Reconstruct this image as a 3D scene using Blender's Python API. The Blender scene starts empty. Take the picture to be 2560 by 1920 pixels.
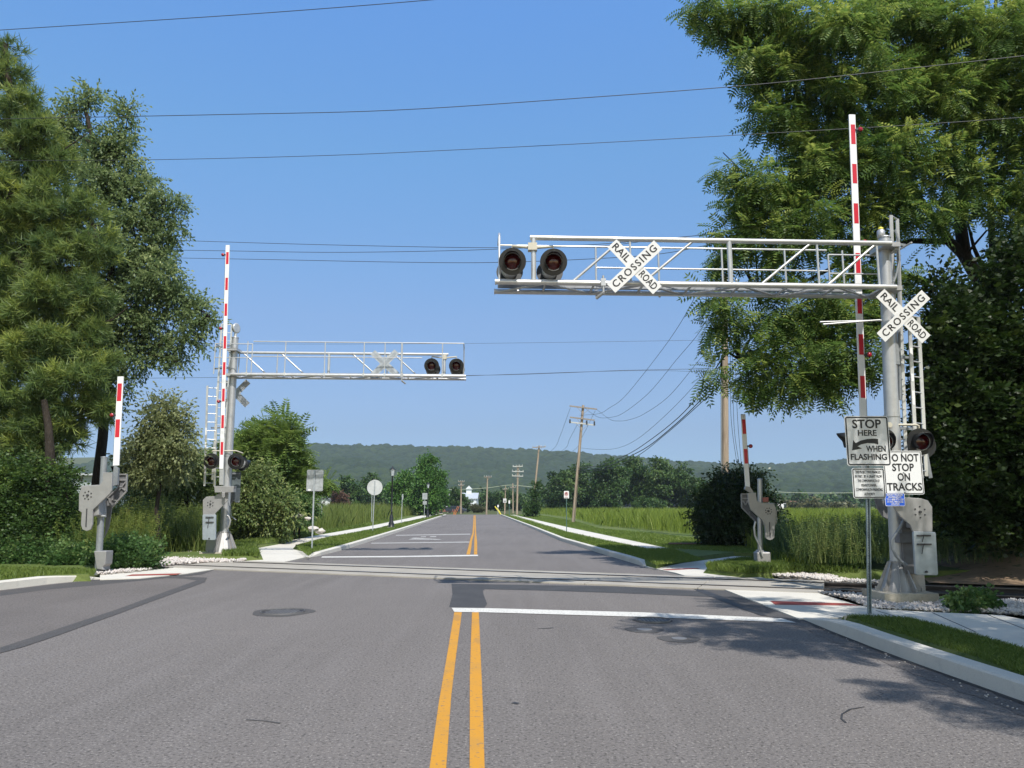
import bpy, bmesh, math, random
import numpy as np
from mathutils import Vector, Matrix
random.seed(7); rng = np.random.default_rng(7)
R = math.radians
C = bpy.context.scene.collection
scene = bpy.context.scene

# ------------------------------------------------------------------ camera, sky, sun
F_PX = 1923.0; W_PX, H_PX = 2560, 1920; CAM_Z = 1.75
TILT = math.atan(302/1923.0); CT, ST = math.cos(TILT), math.sin(TILT)
cam_d = bpy.data.cameras.new('camera'); cam = bpy.data.objects.new('camera', cam_d); C.objects.link(cam)
cam.location = (0, 0, CAM_Z); cam.rotation_euler = (R(90)+TILT, 0, 0)
cam_d.sensor_width = 36; cam_d.lens = F_PX/W_PX*36; cam_d.clip_start = .05; cam_d.clip_end = 6000
scene.camera = cam
SUN_DIR = Vector((1.45, -4.35, 6.2)).normalized()          # towards the sun
elev = math.asin(SUN_DIR.z); azim = math.atan2(SUN_DIR.x, SUN_DIR.y)
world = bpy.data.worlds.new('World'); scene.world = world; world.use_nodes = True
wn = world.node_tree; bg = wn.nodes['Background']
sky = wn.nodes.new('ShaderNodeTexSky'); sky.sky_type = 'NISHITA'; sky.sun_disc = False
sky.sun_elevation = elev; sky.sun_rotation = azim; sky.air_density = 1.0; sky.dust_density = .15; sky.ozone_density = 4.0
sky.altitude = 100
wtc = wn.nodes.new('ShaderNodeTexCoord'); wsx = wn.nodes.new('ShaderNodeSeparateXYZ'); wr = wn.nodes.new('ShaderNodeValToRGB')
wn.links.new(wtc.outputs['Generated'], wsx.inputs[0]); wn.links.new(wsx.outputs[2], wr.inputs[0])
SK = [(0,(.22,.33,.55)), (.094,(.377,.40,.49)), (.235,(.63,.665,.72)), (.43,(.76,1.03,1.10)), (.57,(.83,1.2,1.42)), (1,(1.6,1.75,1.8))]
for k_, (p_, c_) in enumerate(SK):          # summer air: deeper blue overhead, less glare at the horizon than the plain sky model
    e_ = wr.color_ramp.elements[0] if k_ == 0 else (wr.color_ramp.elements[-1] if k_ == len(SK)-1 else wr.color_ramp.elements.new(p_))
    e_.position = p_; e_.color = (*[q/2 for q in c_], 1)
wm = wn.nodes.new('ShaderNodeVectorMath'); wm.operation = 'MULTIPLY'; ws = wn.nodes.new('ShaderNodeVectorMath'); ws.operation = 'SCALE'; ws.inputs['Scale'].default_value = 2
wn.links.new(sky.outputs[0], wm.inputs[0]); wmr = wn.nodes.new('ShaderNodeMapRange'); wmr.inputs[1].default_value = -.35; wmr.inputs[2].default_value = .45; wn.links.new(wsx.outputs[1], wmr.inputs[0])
wmx = wn.nodes.new('ShaderNodeMix'); wmx.data_type = 'RGBA'; wmx.inputs[6].default_value = (.70,.54,.38,1)   # warm tint added to the unseen sun-side sky, for brighter, warmer shade
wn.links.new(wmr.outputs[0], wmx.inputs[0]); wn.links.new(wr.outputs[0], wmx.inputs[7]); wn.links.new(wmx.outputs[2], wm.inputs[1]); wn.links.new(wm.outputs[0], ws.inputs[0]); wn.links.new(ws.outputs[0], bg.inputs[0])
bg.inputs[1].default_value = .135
sun_d = bpy.data.lights.new('sun', 'SUN'); sun_d.energy = 4.2; sun_d.angle = R(.53); sun_d.color = (1, .955, .89)
sun = bpy.data.objects.new('sun', sun_d); C.objects.link(sun); sun.location = (10, -20, 40)
sun.rotation_euler = SUN_DIR.to_track_quat('Z', 'Y').to_euler()
scene.view_settings.view_transform = 'Standard'; scene.view_settings.look = 'None'
scene.view_settings.gamma = 1; scene.view_settings.exposure = 0.5
scene.render.engine = 'CYCLES'; scene.render.resolution_x = 1024; scene.render.resolution_y = 768
scene.cycles.volume_bounces = 1; scene.cycles.max_bounces = 8; scene.cycles.transparent_max_bounces = 8

# ------------------------------------------------------------------ photo survey helpers
def at(px, py, Y):
    """world point seen at photo pixel (px,py) at distance Y"""
    x = (px-1280)/F_PX; y = (960-py)/F_PX
    dy = CT - y*ST; dz = ST + y*CT; t = Y/dy
    return Vector((x*t, Y, CAM_Z+dz*t))
def G(px, py, z=0.0):
    x = (px-1280)/F_PX; y = (960-py)/F_PX
    dy = CT - y*ST; dz = ST + y*CT; t = (z-CAM_Z)/dz
    return Vector((x*t, dy*t, z))
def pxm(Y, z=1.75): return F_PX/(Y*CT+(z-1.75)*ST)        # pixels per metre

# ------------------------------------------------------------------ materials
def mat(name, col=(.5,.5,.5), rough=.6, metal=0, noise=None, bump=None, spec=None, col2=None, emit=None):
    m = bpy.data.materials.new(name); m.use_nodes = True; n = m.node_tree; p = n.nodes['Principled BSDF']
    p.inputs['Base Color'].default_value = (*col, 1); p.inputs['Roughness'].default_value = rough
    p.inputs['Metallic'].default_value = metal
    if spec is not None: p.inputs['Specular IOR Level'].default_value = spec
    tc = n.nodes.new('ShaderNodeTexCoord')
    if noise:
        sc, amt = noise; c2 = col2 or tuple(c*(1-amt) for c in col)
        t = n.nodes.new('ShaderNodeTexNoise'); t.inputs['Scale'].default_value = sc; t.inputs['Detail'].default_value = 8
        n.links.new(tc.outputs['Object'], t.inputs['Vector'])
        r = n.nodes.new('ShaderNodeValToRGB'); r.color_ramp.elements[0].position = .35; r.color_ramp.elements[1].position = .65
        r.color_ramp.elements[0].color = (*c2, 1); r.color_ramp.elements[1].color = (*col, 1)
        n.links.new(t.outputs[0], r.inputs[0]); n.links.new(r.outputs[0], p.inputs['Base Color'])
    if bump:
        t = n.nodes.new('ShaderNodeTexNoise'); t.inputs['Scale'].default_value = bump[0]; t.inputs['Detail'].default_value = 4
        n.links.new(tc.outputs['Object'], t.inputs['Vector'])
        b = n.nodes.new('ShaderNodeBump'); b.inputs['Strength'].default_value = bump[1]; b.inputs['Distance'].default_value = .02
        n.links.new(t.outputs[0], b.inputs['Height']); n.links.new(b.outputs[0], p.inputs['Normal'])
    return m
def layered(name, base, layers, rough=.85, bump=None, detail=6):
    """base colour with several mixed-in noise layers: (scale, colour, lo, hi, factor, stretch)"""
    m = bpy.data.materials.new(name); m.use_nodes = True; n = m.node_tree; p = n.nodes['Principled BSDF']
    p.inputs['Roughness'].default_value = rough; p.inputs['Specular IOR Level'].default_value = .25
    g = n.nodes.new('ShaderNodeNewGeometry'); prev = None
    for (sc, col, lo, hi, fac, st) in layers:
        mp = n.nodes.new('ShaderNodeMapping'); mp.inputs['Scale'].default_value = st
        n.links.new(g.outputs['Position'], mp.inputs[0])
        t = n.nodes.new('ShaderNodeTexNoise'); t.inputs['Scale'].default_value = sc; t.inputs['Detail'].default_value = detail
        n.links.new(mp.outputs[0], t.inputs['Vector'])
        mr = n.nodes.new('ShaderNodeMapRange'); mr.inputs[1].default_value = lo; mr.inputs[2].default_value = hi
        mr.inputs[3].default_value = 0; mr.inputs[4].default_value = fac; n.links.new(t.outputs[0], mr.inputs[0])
        mx = n.nodes.new('ShaderNodeMix'); mx.data_type = 'RGBA'
        n.links.new(mr.outputs[0], mx.inputs[0])
        if prev is None: mx.inputs[6].default_value = (*base, 1)
        else: n.links.new(prev, mx.inputs[6])
        mx.inputs[7].default_value = (*col, 1); prev = mx.outputs[2]
    n.links.new(prev, p.inputs['Base Color'])
    if bump:
        t = n.nodes.new('ShaderNodeTexNoise'); t.inputs['Scale'].default_value = bump[0]; t.inputs['Detail'].default_value = 3
        n.links.new(g.outputs['Position'], t.inputs['Vector'])
        b = n.nodes.new('ShaderNodeBump'); b.inputs['Strength'].default_value = bump[1]; b.inputs['Distance'].default_value = .02
        n.links.new(t.outputs[0], b.inputs['Height']); n.links.new(b.outputs[0], p.inputs['Normal'])
    return m
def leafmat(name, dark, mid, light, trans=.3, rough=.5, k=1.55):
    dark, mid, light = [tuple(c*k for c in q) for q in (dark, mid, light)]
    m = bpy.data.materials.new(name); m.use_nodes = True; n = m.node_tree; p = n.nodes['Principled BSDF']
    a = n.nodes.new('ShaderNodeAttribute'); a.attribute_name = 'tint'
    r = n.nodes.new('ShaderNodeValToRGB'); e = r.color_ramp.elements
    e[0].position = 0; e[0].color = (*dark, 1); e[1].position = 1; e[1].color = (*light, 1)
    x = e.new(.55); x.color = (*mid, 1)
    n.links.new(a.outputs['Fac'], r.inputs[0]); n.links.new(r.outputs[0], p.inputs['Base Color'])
    p.inputs['Roughness'].default_value = rough; p.inputs['Specular IOR Level'].default_value = .35
    tr = n.nodes.new('ShaderNodeBsdfTranslucent'); hs = n.nodes.new('ShaderNodeHueSaturation')
    hs.inputs['Value'].default_value = 1.4; n.links.new(r.outputs[0], hs.inputs['Color']); n.links.new(hs.outputs[0], tr.inputs[0])
    mx = n.nodes.new('ShaderNodeMixShader'); mx.inputs[0].default_value = trans
    n.links.new(p.outputs[0], mx.inputs[1]); n.links.new(tr.outputs[0], mx.inputs[2])
    n.links.new(mx.outputs[0], n.nodes['Material Output'].inputs[0])
    return m

ASPH = layered('asphalt', (.172,.157,.148), [(.22,(.142,.130,.123),.4,.62,.8,(1,.6,1)), (.9,(.187,.172,.164),.45,.68,.7,(3.0,.22,1)), (.6,(.135,.122,.115),.56,.72,.45,(2.6,.12,1)),
    (2.6,(.20,.18,.168),.58,.74,.5,(.35,1.2,1)), (34,(.05,.046,.044),.52,.66,.8,(1,1,1)), (42,(.36,.335,.31),.55,.70,.75,(1,1,1)), (110,(.06,.056,.052),.5,.66,.5,(1,1,1)), (5,(.24,.22,.2),.66,.74,.35,(.5,1,1))], .88, (60,.6))
ASPH_L = layered('older_asphalt', (.148,.134,.126), [(.5,(.118,.107,.10),.4,.62,.8,(1,.6,1)), (34,(.045,.04,.04),.52,.66,.7,(1,1,1)), (42,(.26,.24,.22),.56,.70,.6,(1,1,1))], .88, (60,.5))
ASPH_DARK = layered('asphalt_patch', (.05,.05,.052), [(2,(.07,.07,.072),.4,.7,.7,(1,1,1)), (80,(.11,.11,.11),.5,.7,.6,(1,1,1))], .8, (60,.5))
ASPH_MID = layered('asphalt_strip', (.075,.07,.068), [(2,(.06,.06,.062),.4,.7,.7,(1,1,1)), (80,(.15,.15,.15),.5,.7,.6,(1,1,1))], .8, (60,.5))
TAR = layered('tar_seal', (.035,.035,.037), [(3,(.06,.06,.062),.4,.7,.7,(1,1,1))], .6, (40,.3))
CONC = layered('concrete', (.60,.575,.51), [(.8,(.52,.495,.44),.4,.65,.7,(1,1,1)), (9,(.46,.44,.4),.55,.75,.5,(1,1,1)), (120,(.40,.38,.35),.5,.7,.45,(1,1,1))], .9, (50,.25))
CONC_PANEL = layered('crossing_concrete', (.36,.335,.29), [(1.0,(.28,.26,.225),.4,.65,.8,(1,1,1)), (30,(.28,.26,.23),.5,.7,.5,(1,1,1))], .9, (40,.3))
CONC_BASE = layered('footing_concrete', (.46,.42,.34), [(2.0,(.25,.22,.17),.4,.65,.8,(1,1,1)), (30,(.28,.26,.2),.5,.7,.5,(1,1,1))], .9, (40,.3))
LAWN = layered('lawn', (.085,.125,.028), [(.35,(.13,.15,.045),.4,.62,.8,(1,1,1)), (5,(.05,.085,.018),.45,.7,.7,(1,1,1)), (40,(.16,.18,.06),.5,.7,.5,(1,1,1))], .95, (30,.8))
FIELD = layered('field_ground', (.07,.09,.025), [(.2,(.10,.10,.04),.4,.62,.8,(1,1,1)), (6,(.04,.05,.018),.45,.7,.7,(1,1,1))], .95, (10,.8))
DIRT = layered('bare_dirt', (.31,.215,.14), [(1.2,(.20,.14,.09),.4,.62,.8,(1,1,1)), (12,(.28,.20,.13),.5,.72,.7,(1,1,1)), (4,(.06,.08,.03),.58,.66,.7,(1,1,1))], .95, (14,1))
GRAVBED = layered('gravel_bed', (.30,.28,.26), [(22,(.12,.11,.10),.45,.6,.9,(1,1,1)), (30,(.5,.48,.46),.55,.7,.9,(1,1,1))], .95, (25,1))
TRACKBED = layered('shaded_track_bed', (.05,.042,.036), [(18,(.02,.018,.016),.45,.6,.9,(1,1,1)), (26,(.12,.11,.10),.58,.7,.8,(1,1,1))], .95, (25,1))  # shade between the rails put into the bed colour
STONE = layered('ballast_stone', (.56,.53,.50), [(6,(.36,.33,.31),.4,.62,.8,(1,1,1)), (3,(.62,.52,.47),.5,.7,.6,(1,1,1))], .9)
WHITE_P = layered('white_marking', (.60,.59,.55), [(30,(.25,.24,.23),.54,.68,.7,(1,1,1)), (3,(.5,.49,.46),.45,.7,.6,(1,1,1)), (20,(.17,.16,.15),.60,.69,.7,(1,1,1))], .75)
WHITE_F = layered('faded_marking', (.42,.41,.39), [(9,(.2,.19,.18),.48,.66,.75,(1,1,1)), (30,(.17,.16,.15),.5,.66,.7,(1,1,1))], .8)
YELLOW_P = layered('yellow_marking', (.52,.25,.025), [(2.2,(.45,.23,.04),.5,.64,.75,(1,.7,1)), (22,(.16,.135,.11),.60,.68,.75,(1,1,1)), (60,(.33,.2,.07),.55,.72,.5,(1,1,1)), (1.1,(.22,.15,.08),.6,.7,.65,(1.5,.6,1))], .7)
REDPAD = layered('tactile_red', (.30,.07,.055), [(20,(.22,.05,.04),.4,.7,.8,(1,1,1))], .8)
GALV = mat('galvanised_steel', (.48,.49,.50), .42, .6, noise=(9,.10), bump=(25,.05))
GALV_D = mat('galvanised_dull', (.25,.27,.285), .5, .3, noise=(14,.14), bump=(25,.05))
ALU = mat('aluminium', (.60,.61,.61), .32, .5, noise=(6,.12))
CAST = mat('cast_aluminium', (.34,.335,.33), .5, .45, noise=(5,.12), bump=(18,.08))
CASTD = mat('cast_aluminium_dark', (.18,.18,.185), .6, .2, noise=(7,.25))
PLATE = mat('counterweight_steel', (.38,.43,.47), .45, .35, noise=(7,.2), bump=(12,.06))
DKSTEEL = mat('dark_steel', (.06,.06,.065), .5, .4)
RAILM = mat('rail_steel', (.045,.035,.032), .55, .3, noise=(8,.4))
RAILTOP = mat('rail_top', (.32,.31,.31), .28, .8)
BLACK = mat('black_paint', (.014,.016,.018), .42, 0, noise=(12,.3))
BLACKG = mat('black_lamp_paint', (.012,.012,.014), .3)
SILVER = mat('silver_housing', (.62,.63,.62), .4, .5, noise=(10,.15))
BUFF = mat('buff_pipe', (.50,.47,.38), .5, .1)
LENS = mat('red_lens', (.085,.008,.010), .12, 0, noise=(30,.55)); 
REDP = mat('red_sheeting', (.55,.012,.03), .35, 0, noise=(18,.12))
WHITEP = mat('white_arm_paint', (.78,.79,.79), .4, 0, noise=(5,.08))
REDL = mat('red_gate_lamp', (.30,.01,.02), .2)
SIGNW = mat('white_sign_sheeting', (.72,.73,.73), .4, 0, noise=(60,.05))
SIGNK = mat('black_lettering', (.012,.013,.016), .5)
SIGNB = mat('blue_sign', (.02,.11,.62), .4)
SIGNR = mat('red_lettering', (.5,.02,.02), .5)
SIGNBACK = mat('bare_sign_back', (.46,.49,.51), .42, .45, noise=(9,.3))
POSTG = mat('galvanised_post', (.24,.30,.32), .5, .35, noise=(14,.25))
POSTL = mat('light_steel_post', (.40,.44,.46), .5, .35, noise=(14,.2))
GREENPOST = mat('green_post', (.06,.12,.11), .5, .2)
WOODP = layered('weathered_pole', (.36,.29,.22), [(9,(.22,.17,.125),.4,.62,.9,(1,1,.06)), (30,(.45,.38,.31),.5,.7,.6,(1,1,.05))], .9, (20,.5))
WOODD = mat('crossarm_wood', (.30,.26,.22), .9, 0, noise=(8,.3))
RUSTW = mat('old_timber', (.16,.085,.05), .9, 0, noise=(8,.4))
WIRE = mat('wire', (.05,.055,.065), .5, .2)
WIREL = mat('pale_cable', (.36,.40,.30), .5, .1)
BARK = layered('bark', (.036,.029,.023), [(8,(.018,.015,.012),.4,.62,.9,(1,1,.25)), (25,(.06,.05,.04),.5,.7,.5,(1,1,.3))], .95, (18,.8))
BARKP = layered('pine_bark', (.05,.038,.03), [(8,(.025,.02,.015),.4,.62,.9,(1,1,.25))], .95, (18,.8))
GLASSW = mat('frosted_glass', (.62,.68,.72), .3)
WALLW = mat('white_siding', (.62,.66,.68), .7, 0, noise=(1,.1))
WALLG = mat('pale_green_metal_wall', (.36,.42,.42), .6, .1, noise=(2,.1))
WALLR = mat('brick_red_wall', (.30,.12,.10), .8, 0, noise=(2,.3))
ROOFG = mat('grey_roof', (.27,.29,.32), .7, 0, noise=(1,.2))
ROOFL = mat('pale_metal_roof', (.50,.53,.56), .5, .2, noise=(1,.1))
ROOFR = mat('red_roof', (.26,.09,.07), .7)
GLASSD = mat('dark_window', (.03,.04,.05), .1)
CARW = mat('white_car_paint', (.75,.76,.77), .25); CARD = mat('dark_car_paint', (.03,.04,.06), .25); CARS = mat('silver_car_paint', (.4,.42,.45), .3, .5)
TYRE = mat('tyre_rubber', (.02,.02,.02), .8)
YELG = mat('yellow_guard', (.62,.55,.06), .5); ORNG = mat('orange_plastic', (.65,.2,.04), .5)
L_WALNUT = leafmat('walnut_leaf', (.018,.045,.012), (.062,.108,.022), (.22,.255,.06), .40)
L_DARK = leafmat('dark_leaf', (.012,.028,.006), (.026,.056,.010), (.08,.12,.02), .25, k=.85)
L_PINE = leafmat('pine_needle', (.036,.070,.028), (.092,.132,.036), (.23,.26,.06), .4)
L_DECID = leafmat('greyish_leaf', (.036,.062,.024), (.092,.124,.05), (.22,.25,.11), .42, k=1.95)
L_WILLOW = leafmat('willow_leaf', (.06,.08,.035), (.12,.14,.06), (.24,.25,.12), .35)
L_AIL = leafmat('bright_leaf', (.045,.085,.018), (.105,.155,.035), (.20,.245,.065), .35)
L_SHRUB = leafmat('shrub_leaf', (.035,.065,.018), (.085,.12,.035), (.19,.20,.07), .25)
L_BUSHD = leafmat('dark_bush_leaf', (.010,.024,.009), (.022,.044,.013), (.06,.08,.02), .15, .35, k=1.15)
L_FAR = leafmat('far_tree_leaf', (.018,.045,.012), (.038,.080,.018), (.085,.13,.03), .15, k=1.15)
L_FARB = leafmat('bright_far_tree_leaf', (.035,.09,.018), (.06,.14,.025), (.11,.19,.04), .2, k=1.15)
L_OLIVE = leafmat('olive_hedge_leaf', (.04,.05,.02), (.075,.08,.035), (.13,.12,.05), .15, k=1.15)
L_RED = leafmat('copper_leaf', (.05,.03,.02), (.10,.055,.035), (.15,.08,.05), .15, k=1.15)
L_GRASS = leafmat('grass_blade', (.06,.10,.018), (.115,.165,.03), (.22,.25,.06), .3, k=1.25)
L_TALL = leafmat('tall_grass_blade', (.085,.13,.02), (.155,.205,.03), (.27,.30,.06), .35, k=1.25)
L_WEED = leafmat('weed_blade', (.065,.10,.022), (.13,.165,.038), (.26,.26,.085), .35, k=1.25)
L_VINE = leafmat('vine_leaf', (.016,.036,.010), (.040,.075,.018), (.11,.15,.03), .3)
L_GREENWEED = leafmat('green_weed_leaf', (.020,.05,.014), (.048,.095,.026), (.12,.16,.05), .25)
L_FOREST = leafmat('forest_canopy_leaf', (.018,.040,.012), (.032,.062,.018), (.055,.088,.026), .0, .9, k=.58)

# ------------------------------------------------------------------ object helpers
ORG = {}
def tag(o, label=None, cat=None, group=None, kind=None):
    if label: o['label'] = label
    if cat: o['category'] = cat
    if group: o['group'] = group
    if kind: o['kind'] = kind
    return o
def thing(name, loc, label, cat, group=None):
    o = bpy.data.objects.new(name, None); C.objects.link(o); o.location = loc; o.empty_display_size = .2
    ORG[o] = Vector(loc); return tag(o, label, cat, group)
class MB:
    def __init__(s): s.v = []; s.f = []; s.m = []; s.mi = 0; s.T = None; s.sm = []; s.smooth = False
    def add(s, vs, fs, smooth=None):
        b = len(s.v)
        if s.T is not None: vs = [s.T @ Vector(x) for x in vs]
        s.v += [tuple(x) for x in vs]
        for f in fs: s.f.append(tuple(i+b for i in f)); s.m.append(s.mi); s.sm.append(s.smooth if smooth is None else smooth)
        return s
    def box(s, c, size, M=None):
        c = Vector(c); h = [x/2 for x in size]; vs = []
        for i in (-1,1):
            for j in (-1,1):
                for k in (-1,1):
                    p = Vector((i*h[0], j*h[1], k*h[2])); p = (M @ p) if M is not None else p
                    vs.append(c+p)
        return s.add(vs, [(0,1,3,2),(4,6,7,5),(0,4,5,1),(2,3,7,6),(0,2,6,4),(1,5,7,3)])
    def bar(s, p0, p1, w, t, up=(0,0,1)):
        """box beam from p0 to p1, w across, t thick along the 'up'-perp"""
        p0 = Vector(p0); p1 = Vector(p1); d = p1-p0; L = d.length; z = d.normalized(); u = Vector(up)
        x = u.cross(z)
        if x.length < 1e-4: x = Vector((1,0,0)).cross(z)
        x.normalize(); y = z.cross(x); M = Matrix((x,y,z)).transposed()
        return s.box((p0+p1)/2, (w,t,L), M)
    def tube(s, p0, p1, r0, r1=None, n=12, cap=True):
        return s.path([p0,p1], [r0, r0 if r1 is None else r1], n, cap)
    def path(s, pts, rs, n=10, cap=True):
        pts = [Vector(p) for p in pts]
        if not hasattr(rs, '__len__'): rs = [rs]*len(pts)
        vs = []; fs = []; x = None
        for i, p in enumerate(pts):
            d = (pts[min(i+1,len(pts)-1)]-pts[max(i-1,0)]).normalized()
            if x is None:
                a = Vector((0,0,1)) if abs(d.z) < .9 else Vector((0,1,0)); x = a.cross(d).normalized()
            else: x = (x - d*x.dot(d)).normalized()
            y = d.cross(x)
            for k in range(n):
                a = 2*math.pi*k/n; vs.append(p + (x*math.cos(a)+y*math.sin(a))*rs[i])
        for i in range(len(pts)-1):
            for k in range(n):
                fs.append((i*n+k, i*n+(k+1)%n, (i+1)*n+(k+1)%n, (i+1)*n+k))
        b = len(s.f); s.add(vs, fs, True)
        if cap:
            s.add(vs[:n], [tuple(range(n))[::-1]], False); s.add(vs[-n:], [tuple(range(n))], False)
        return s
    def lathe(s, base, prof, n=16, axis=None, flat=False):
        base = Vector(base); vs = []; fs = []
        Q = Matrix.Identity(3) if axis is None else Vector(axis).to_track_quat('Z','Y').to_matrix()
        for (r, z) in prof:
            for k in range(n):
                a = 2*math.pi*k/n; vs.append(base + Q @ Vector((r*math.cos(a), r*math.sin(a), z)))
        for i in range(len(prof)-1):
            for k in range(n): fs.append((i*n+k, i*n+(k+1)%n, (i+1)*n+(k+1)%n, (i+1)*n+k))
        s.add(vs, fs, not flat)
        s.add(vs[:n], [tuple(range(n))[::-1]], False); s.add(vs[-n:], [tuple(range(n))], False)
        return s
    def prism(s, pts, off):
        """closed 3D outline pts extruded by vector off"""
        n = len(pts); off = Vector(off); pts = [Vector(p) for p in pts]
        return s.add(pts + [p+off for p in pts], [tuple(range(n)), tuple(range(2*n-1, n-1, -1))] + [(i, i+n, (i+1)%n+n, (i+1)%n) for i in range(n)])
    def pxprism(s, px, Y, th): return s.prism([at(a,b,Y) for a,b in px], (0,th,0))
    def build(s, name, mats, parent=None, bevel=0, label=None):
        if not isinstance(mats, (list,tuple)): mats = [mats]
        root = parent
        while root is not None and root.parent is not None: root = root.parent
        o0 = ORG.get(root, Vector((0,0,0))) if root is not None else Vector((0,0,0))
        me = bpy.data.meshes.new(name)
        me.from_pydata([(x-o0.x, y-o0.y, z-o0.z) for x,y,z in s.v], [], s.f)
        for m_ in mats: me.materials.append(m_)
        me.polygons.foreach_set('material_index', s.m); me.polygons.foreach_set('use_smooth', s.sm)
        bm = bmesh.new(); bm.from_mesh(me); bmesh.ops.recalc_face_normals(bm, faces=bm.faces)
        if any(len(f.verts) > 4 for f in bm.faces):
            bmesh.ops.triangulate(bm, faces=[f for f in bm.faces if len(f.verts) > 4])
        bm.to_mesh(me); bm.free()
        o = bpy.data.objects.new(name, me); C.objects.link(o); o.parent = parent
        if bevel:
            b = o.modifiers.new('bevel', 'BEVEL'); b.width = bevel; b.segments = 2; b.limit_method = 'ANGLE'; b.angle_limit = R(40)
        if label: o['label'] = label
        return o
def npmesh(name, V, Fq, matl, tint=None, parent=None, smooth=False):
    """numpy mesh of quads or tris"""
    me = bpy.data.meshes.new(name); k = Fq.shape[1]
    root = parent
    while root is not None and root.parent is not None: root = root.parent
    if root is not None and root in ORG: V = V - np.array(ORG[root])
    me.vertices.add(len(V)); me.vertices.foreach_set('co', V.astype(np.float32).ravel())
    me.loops.add(Fq.size); me.loops.foreach_set('vertex_index', Fq.astype(np.int32).ravel())
    me.polygons.add(len(Fq)); me.polygons.foreach_set('loop_start', np.arange(0, Fq.size, k, dtype=np.int32))
    me.polygons.foreach_set('loop_total', np.full(len(Fq), k, dtype=np.int32))
    if smooth: me.polygons.foreach_set('use_smooth', np.ones(len(Fq), dtype=bool))
    me.update(calc_edges=True)
    if tint is not None:
        a = me.attributes.new('tint', 'FLOAT', 'POINT'); a.data.foreach_set('value', tint.astype(np.float32))
    me.materials.append(matl)
    o = bpy.data.objects.new(name, me); C.objects.link(o); o.parent = parent
    return o
def struct(o, kind='structure'): o['kind'] = kind; return o
def slab(name, pts, z, th, matl, parent=None, bevel=0, skirt=0):
    if skirt:
        q = [Vector((p[0], p[1])) for p in pts]; n = len(q); ar = sum(q[i].x*q[(i+1)%n].y-q[(i+1)%n].x*q[i].y for i in range(n)); sg = 1 if ar > 0 else -1; lo = []
        for i in range(n):
            a = (q[i]-q[i-1]).normalized(); b = (q[(i+1)%n]-q[i]).normalized(); nn = Vector((a.y+b.y, -a.x-b.x)); nn = nn.normalized()*sg if nn.length > .1 else Vector((0,0)); lo.append(q[i]+nn*skirt)
        mb = MB(); mb.add([(p.x,p.y,z) for p in q]+[(p.x,p.y,z-th) for p in lo], [tuple(range(n))]+[(i,i+n,(i+1)%n+n,(i+1)%n) for i in range(n)]); return mb.build(name, matl, parent)
    """flat slab whose top outline is pts (2D or 3D) at height z"""
    mb = MB(); mb.prism([Vector((p[0], p[1], z)) for p in pts], (0,0,-th)); return mb.build(name, matl, parent, bevel)
def sheet(name, pts, z, matl, parent=None):
    mb = MB(); mb.add([(p[0], p[1], z) for p in pts], [tuple(range(len(pts)))]); return mb.build(name, matl, parent)
def P(lst, z=0): return [G(a, b, z) for a, b in lst]
def text_verts(txt, size, align='CENTER', bold=.012, sx=1.0, extr=.001, spacing=1.0):
    cu = bpy.data.curves.new('t', 'FONT'); cu.body = txt; cu.size = size; cu.align_x = align; cu.align_y = 'CENTER'
    cu.offset = bold*size; cu.extrude = extr; cu.space_character = spacing; cu.resolution_u = 3
    ob = bpy.data.objects.new('t', cu); C.objects.link(ob)
    dg = bpy.context.evaluated_depsgraph_get(); me = bpy.data.meshes.new_from_object(ob.evaluated_get(dg))
    vs = [(v.co.x*sx, v.co.y, v.co.z) for v in me.vertices]; fs = [tuple(p.vertices) for p in me.polygons]
    bpy.data.objects.remove(ob); bpy.data.curves.remove(cu); bpy.data.meshes.remove(me)
    return vs, fs
def put_text(mb, txt, origin, ux, uy, size, x=0, y=0, fit=None, **kw):
    vs, fs = text_verts(txt, size, **kw)
    if fit:
        w = max(v[0] for v in vs)-min(v[0] for v in vs); k = fit/w; mid = (max(v[0] for v in vs)+min(v[0] for v in vs))/2
        vs = [((v[0]-mid)*k, v[1], v[2]) for v in vs]
    ux = Vector(ux).normalized(); uy = Vector(uy).normalized(); n = ux.cross(uy); o = Vector(origin)
    mb.add([o + ux*(v[0]+x) + uy*(v[1]+y) + n*v[2] for v in vs], fs)

# ------------------------------------------------------------------ foliage helpers
def tmpl_pinnate(n=7, L=.5, ll=.135, lw=.048):
    q = []
    for i in range(n):
        t = (i+1)/n*L; droop = -(t/L)**2*.28*L
        for sd in (-1, 1):
            b = np.array([t, 0, droop]); d = np.array([.35, sd*.94, -.25]); d /= np.linalg.norm(d); s_ = np.array([.94, -sd*.35, 0])
            l = ll*(.8+.4*math.sin(math.pi*(i+1)/(n+1)))
            q.append([b, b+d*l*.45+s_*lw*.5, b+d*l, b+d*l*.45-s_*lw*.5])
    b = np.array([L, 0, -.28*L]); q.append([b, b+[.05,.02,0], b+[ll,0,-.03], b+[.05,-.02,0]])
    return np.array(q)
def tmpl_twig(n=9, L=.35, ll=.075, lw=.045, seed=1, droop=.2):
    r = np.random.default_rng(seed); q = []
    for i in range(n):
        t = (i+.5)/n*L; b = np.array([t, 0, -(t/L)**2*droop*L]); d = r.normal(size=3)+np.array([.7,0,-.15]); d /= np.linalg.norm(d)
        s_ = np.cross(d, r.normal(size=3)); s_ /= np.linalg.norm(s_)
        l = ll*r.uniform(.7, 1.25)
        q.append([b, b+d*l*.5+s_*lw*.5, b+d*l, b+d*l*.5-s_*lw*.5])
    return np.array(q)
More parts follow.
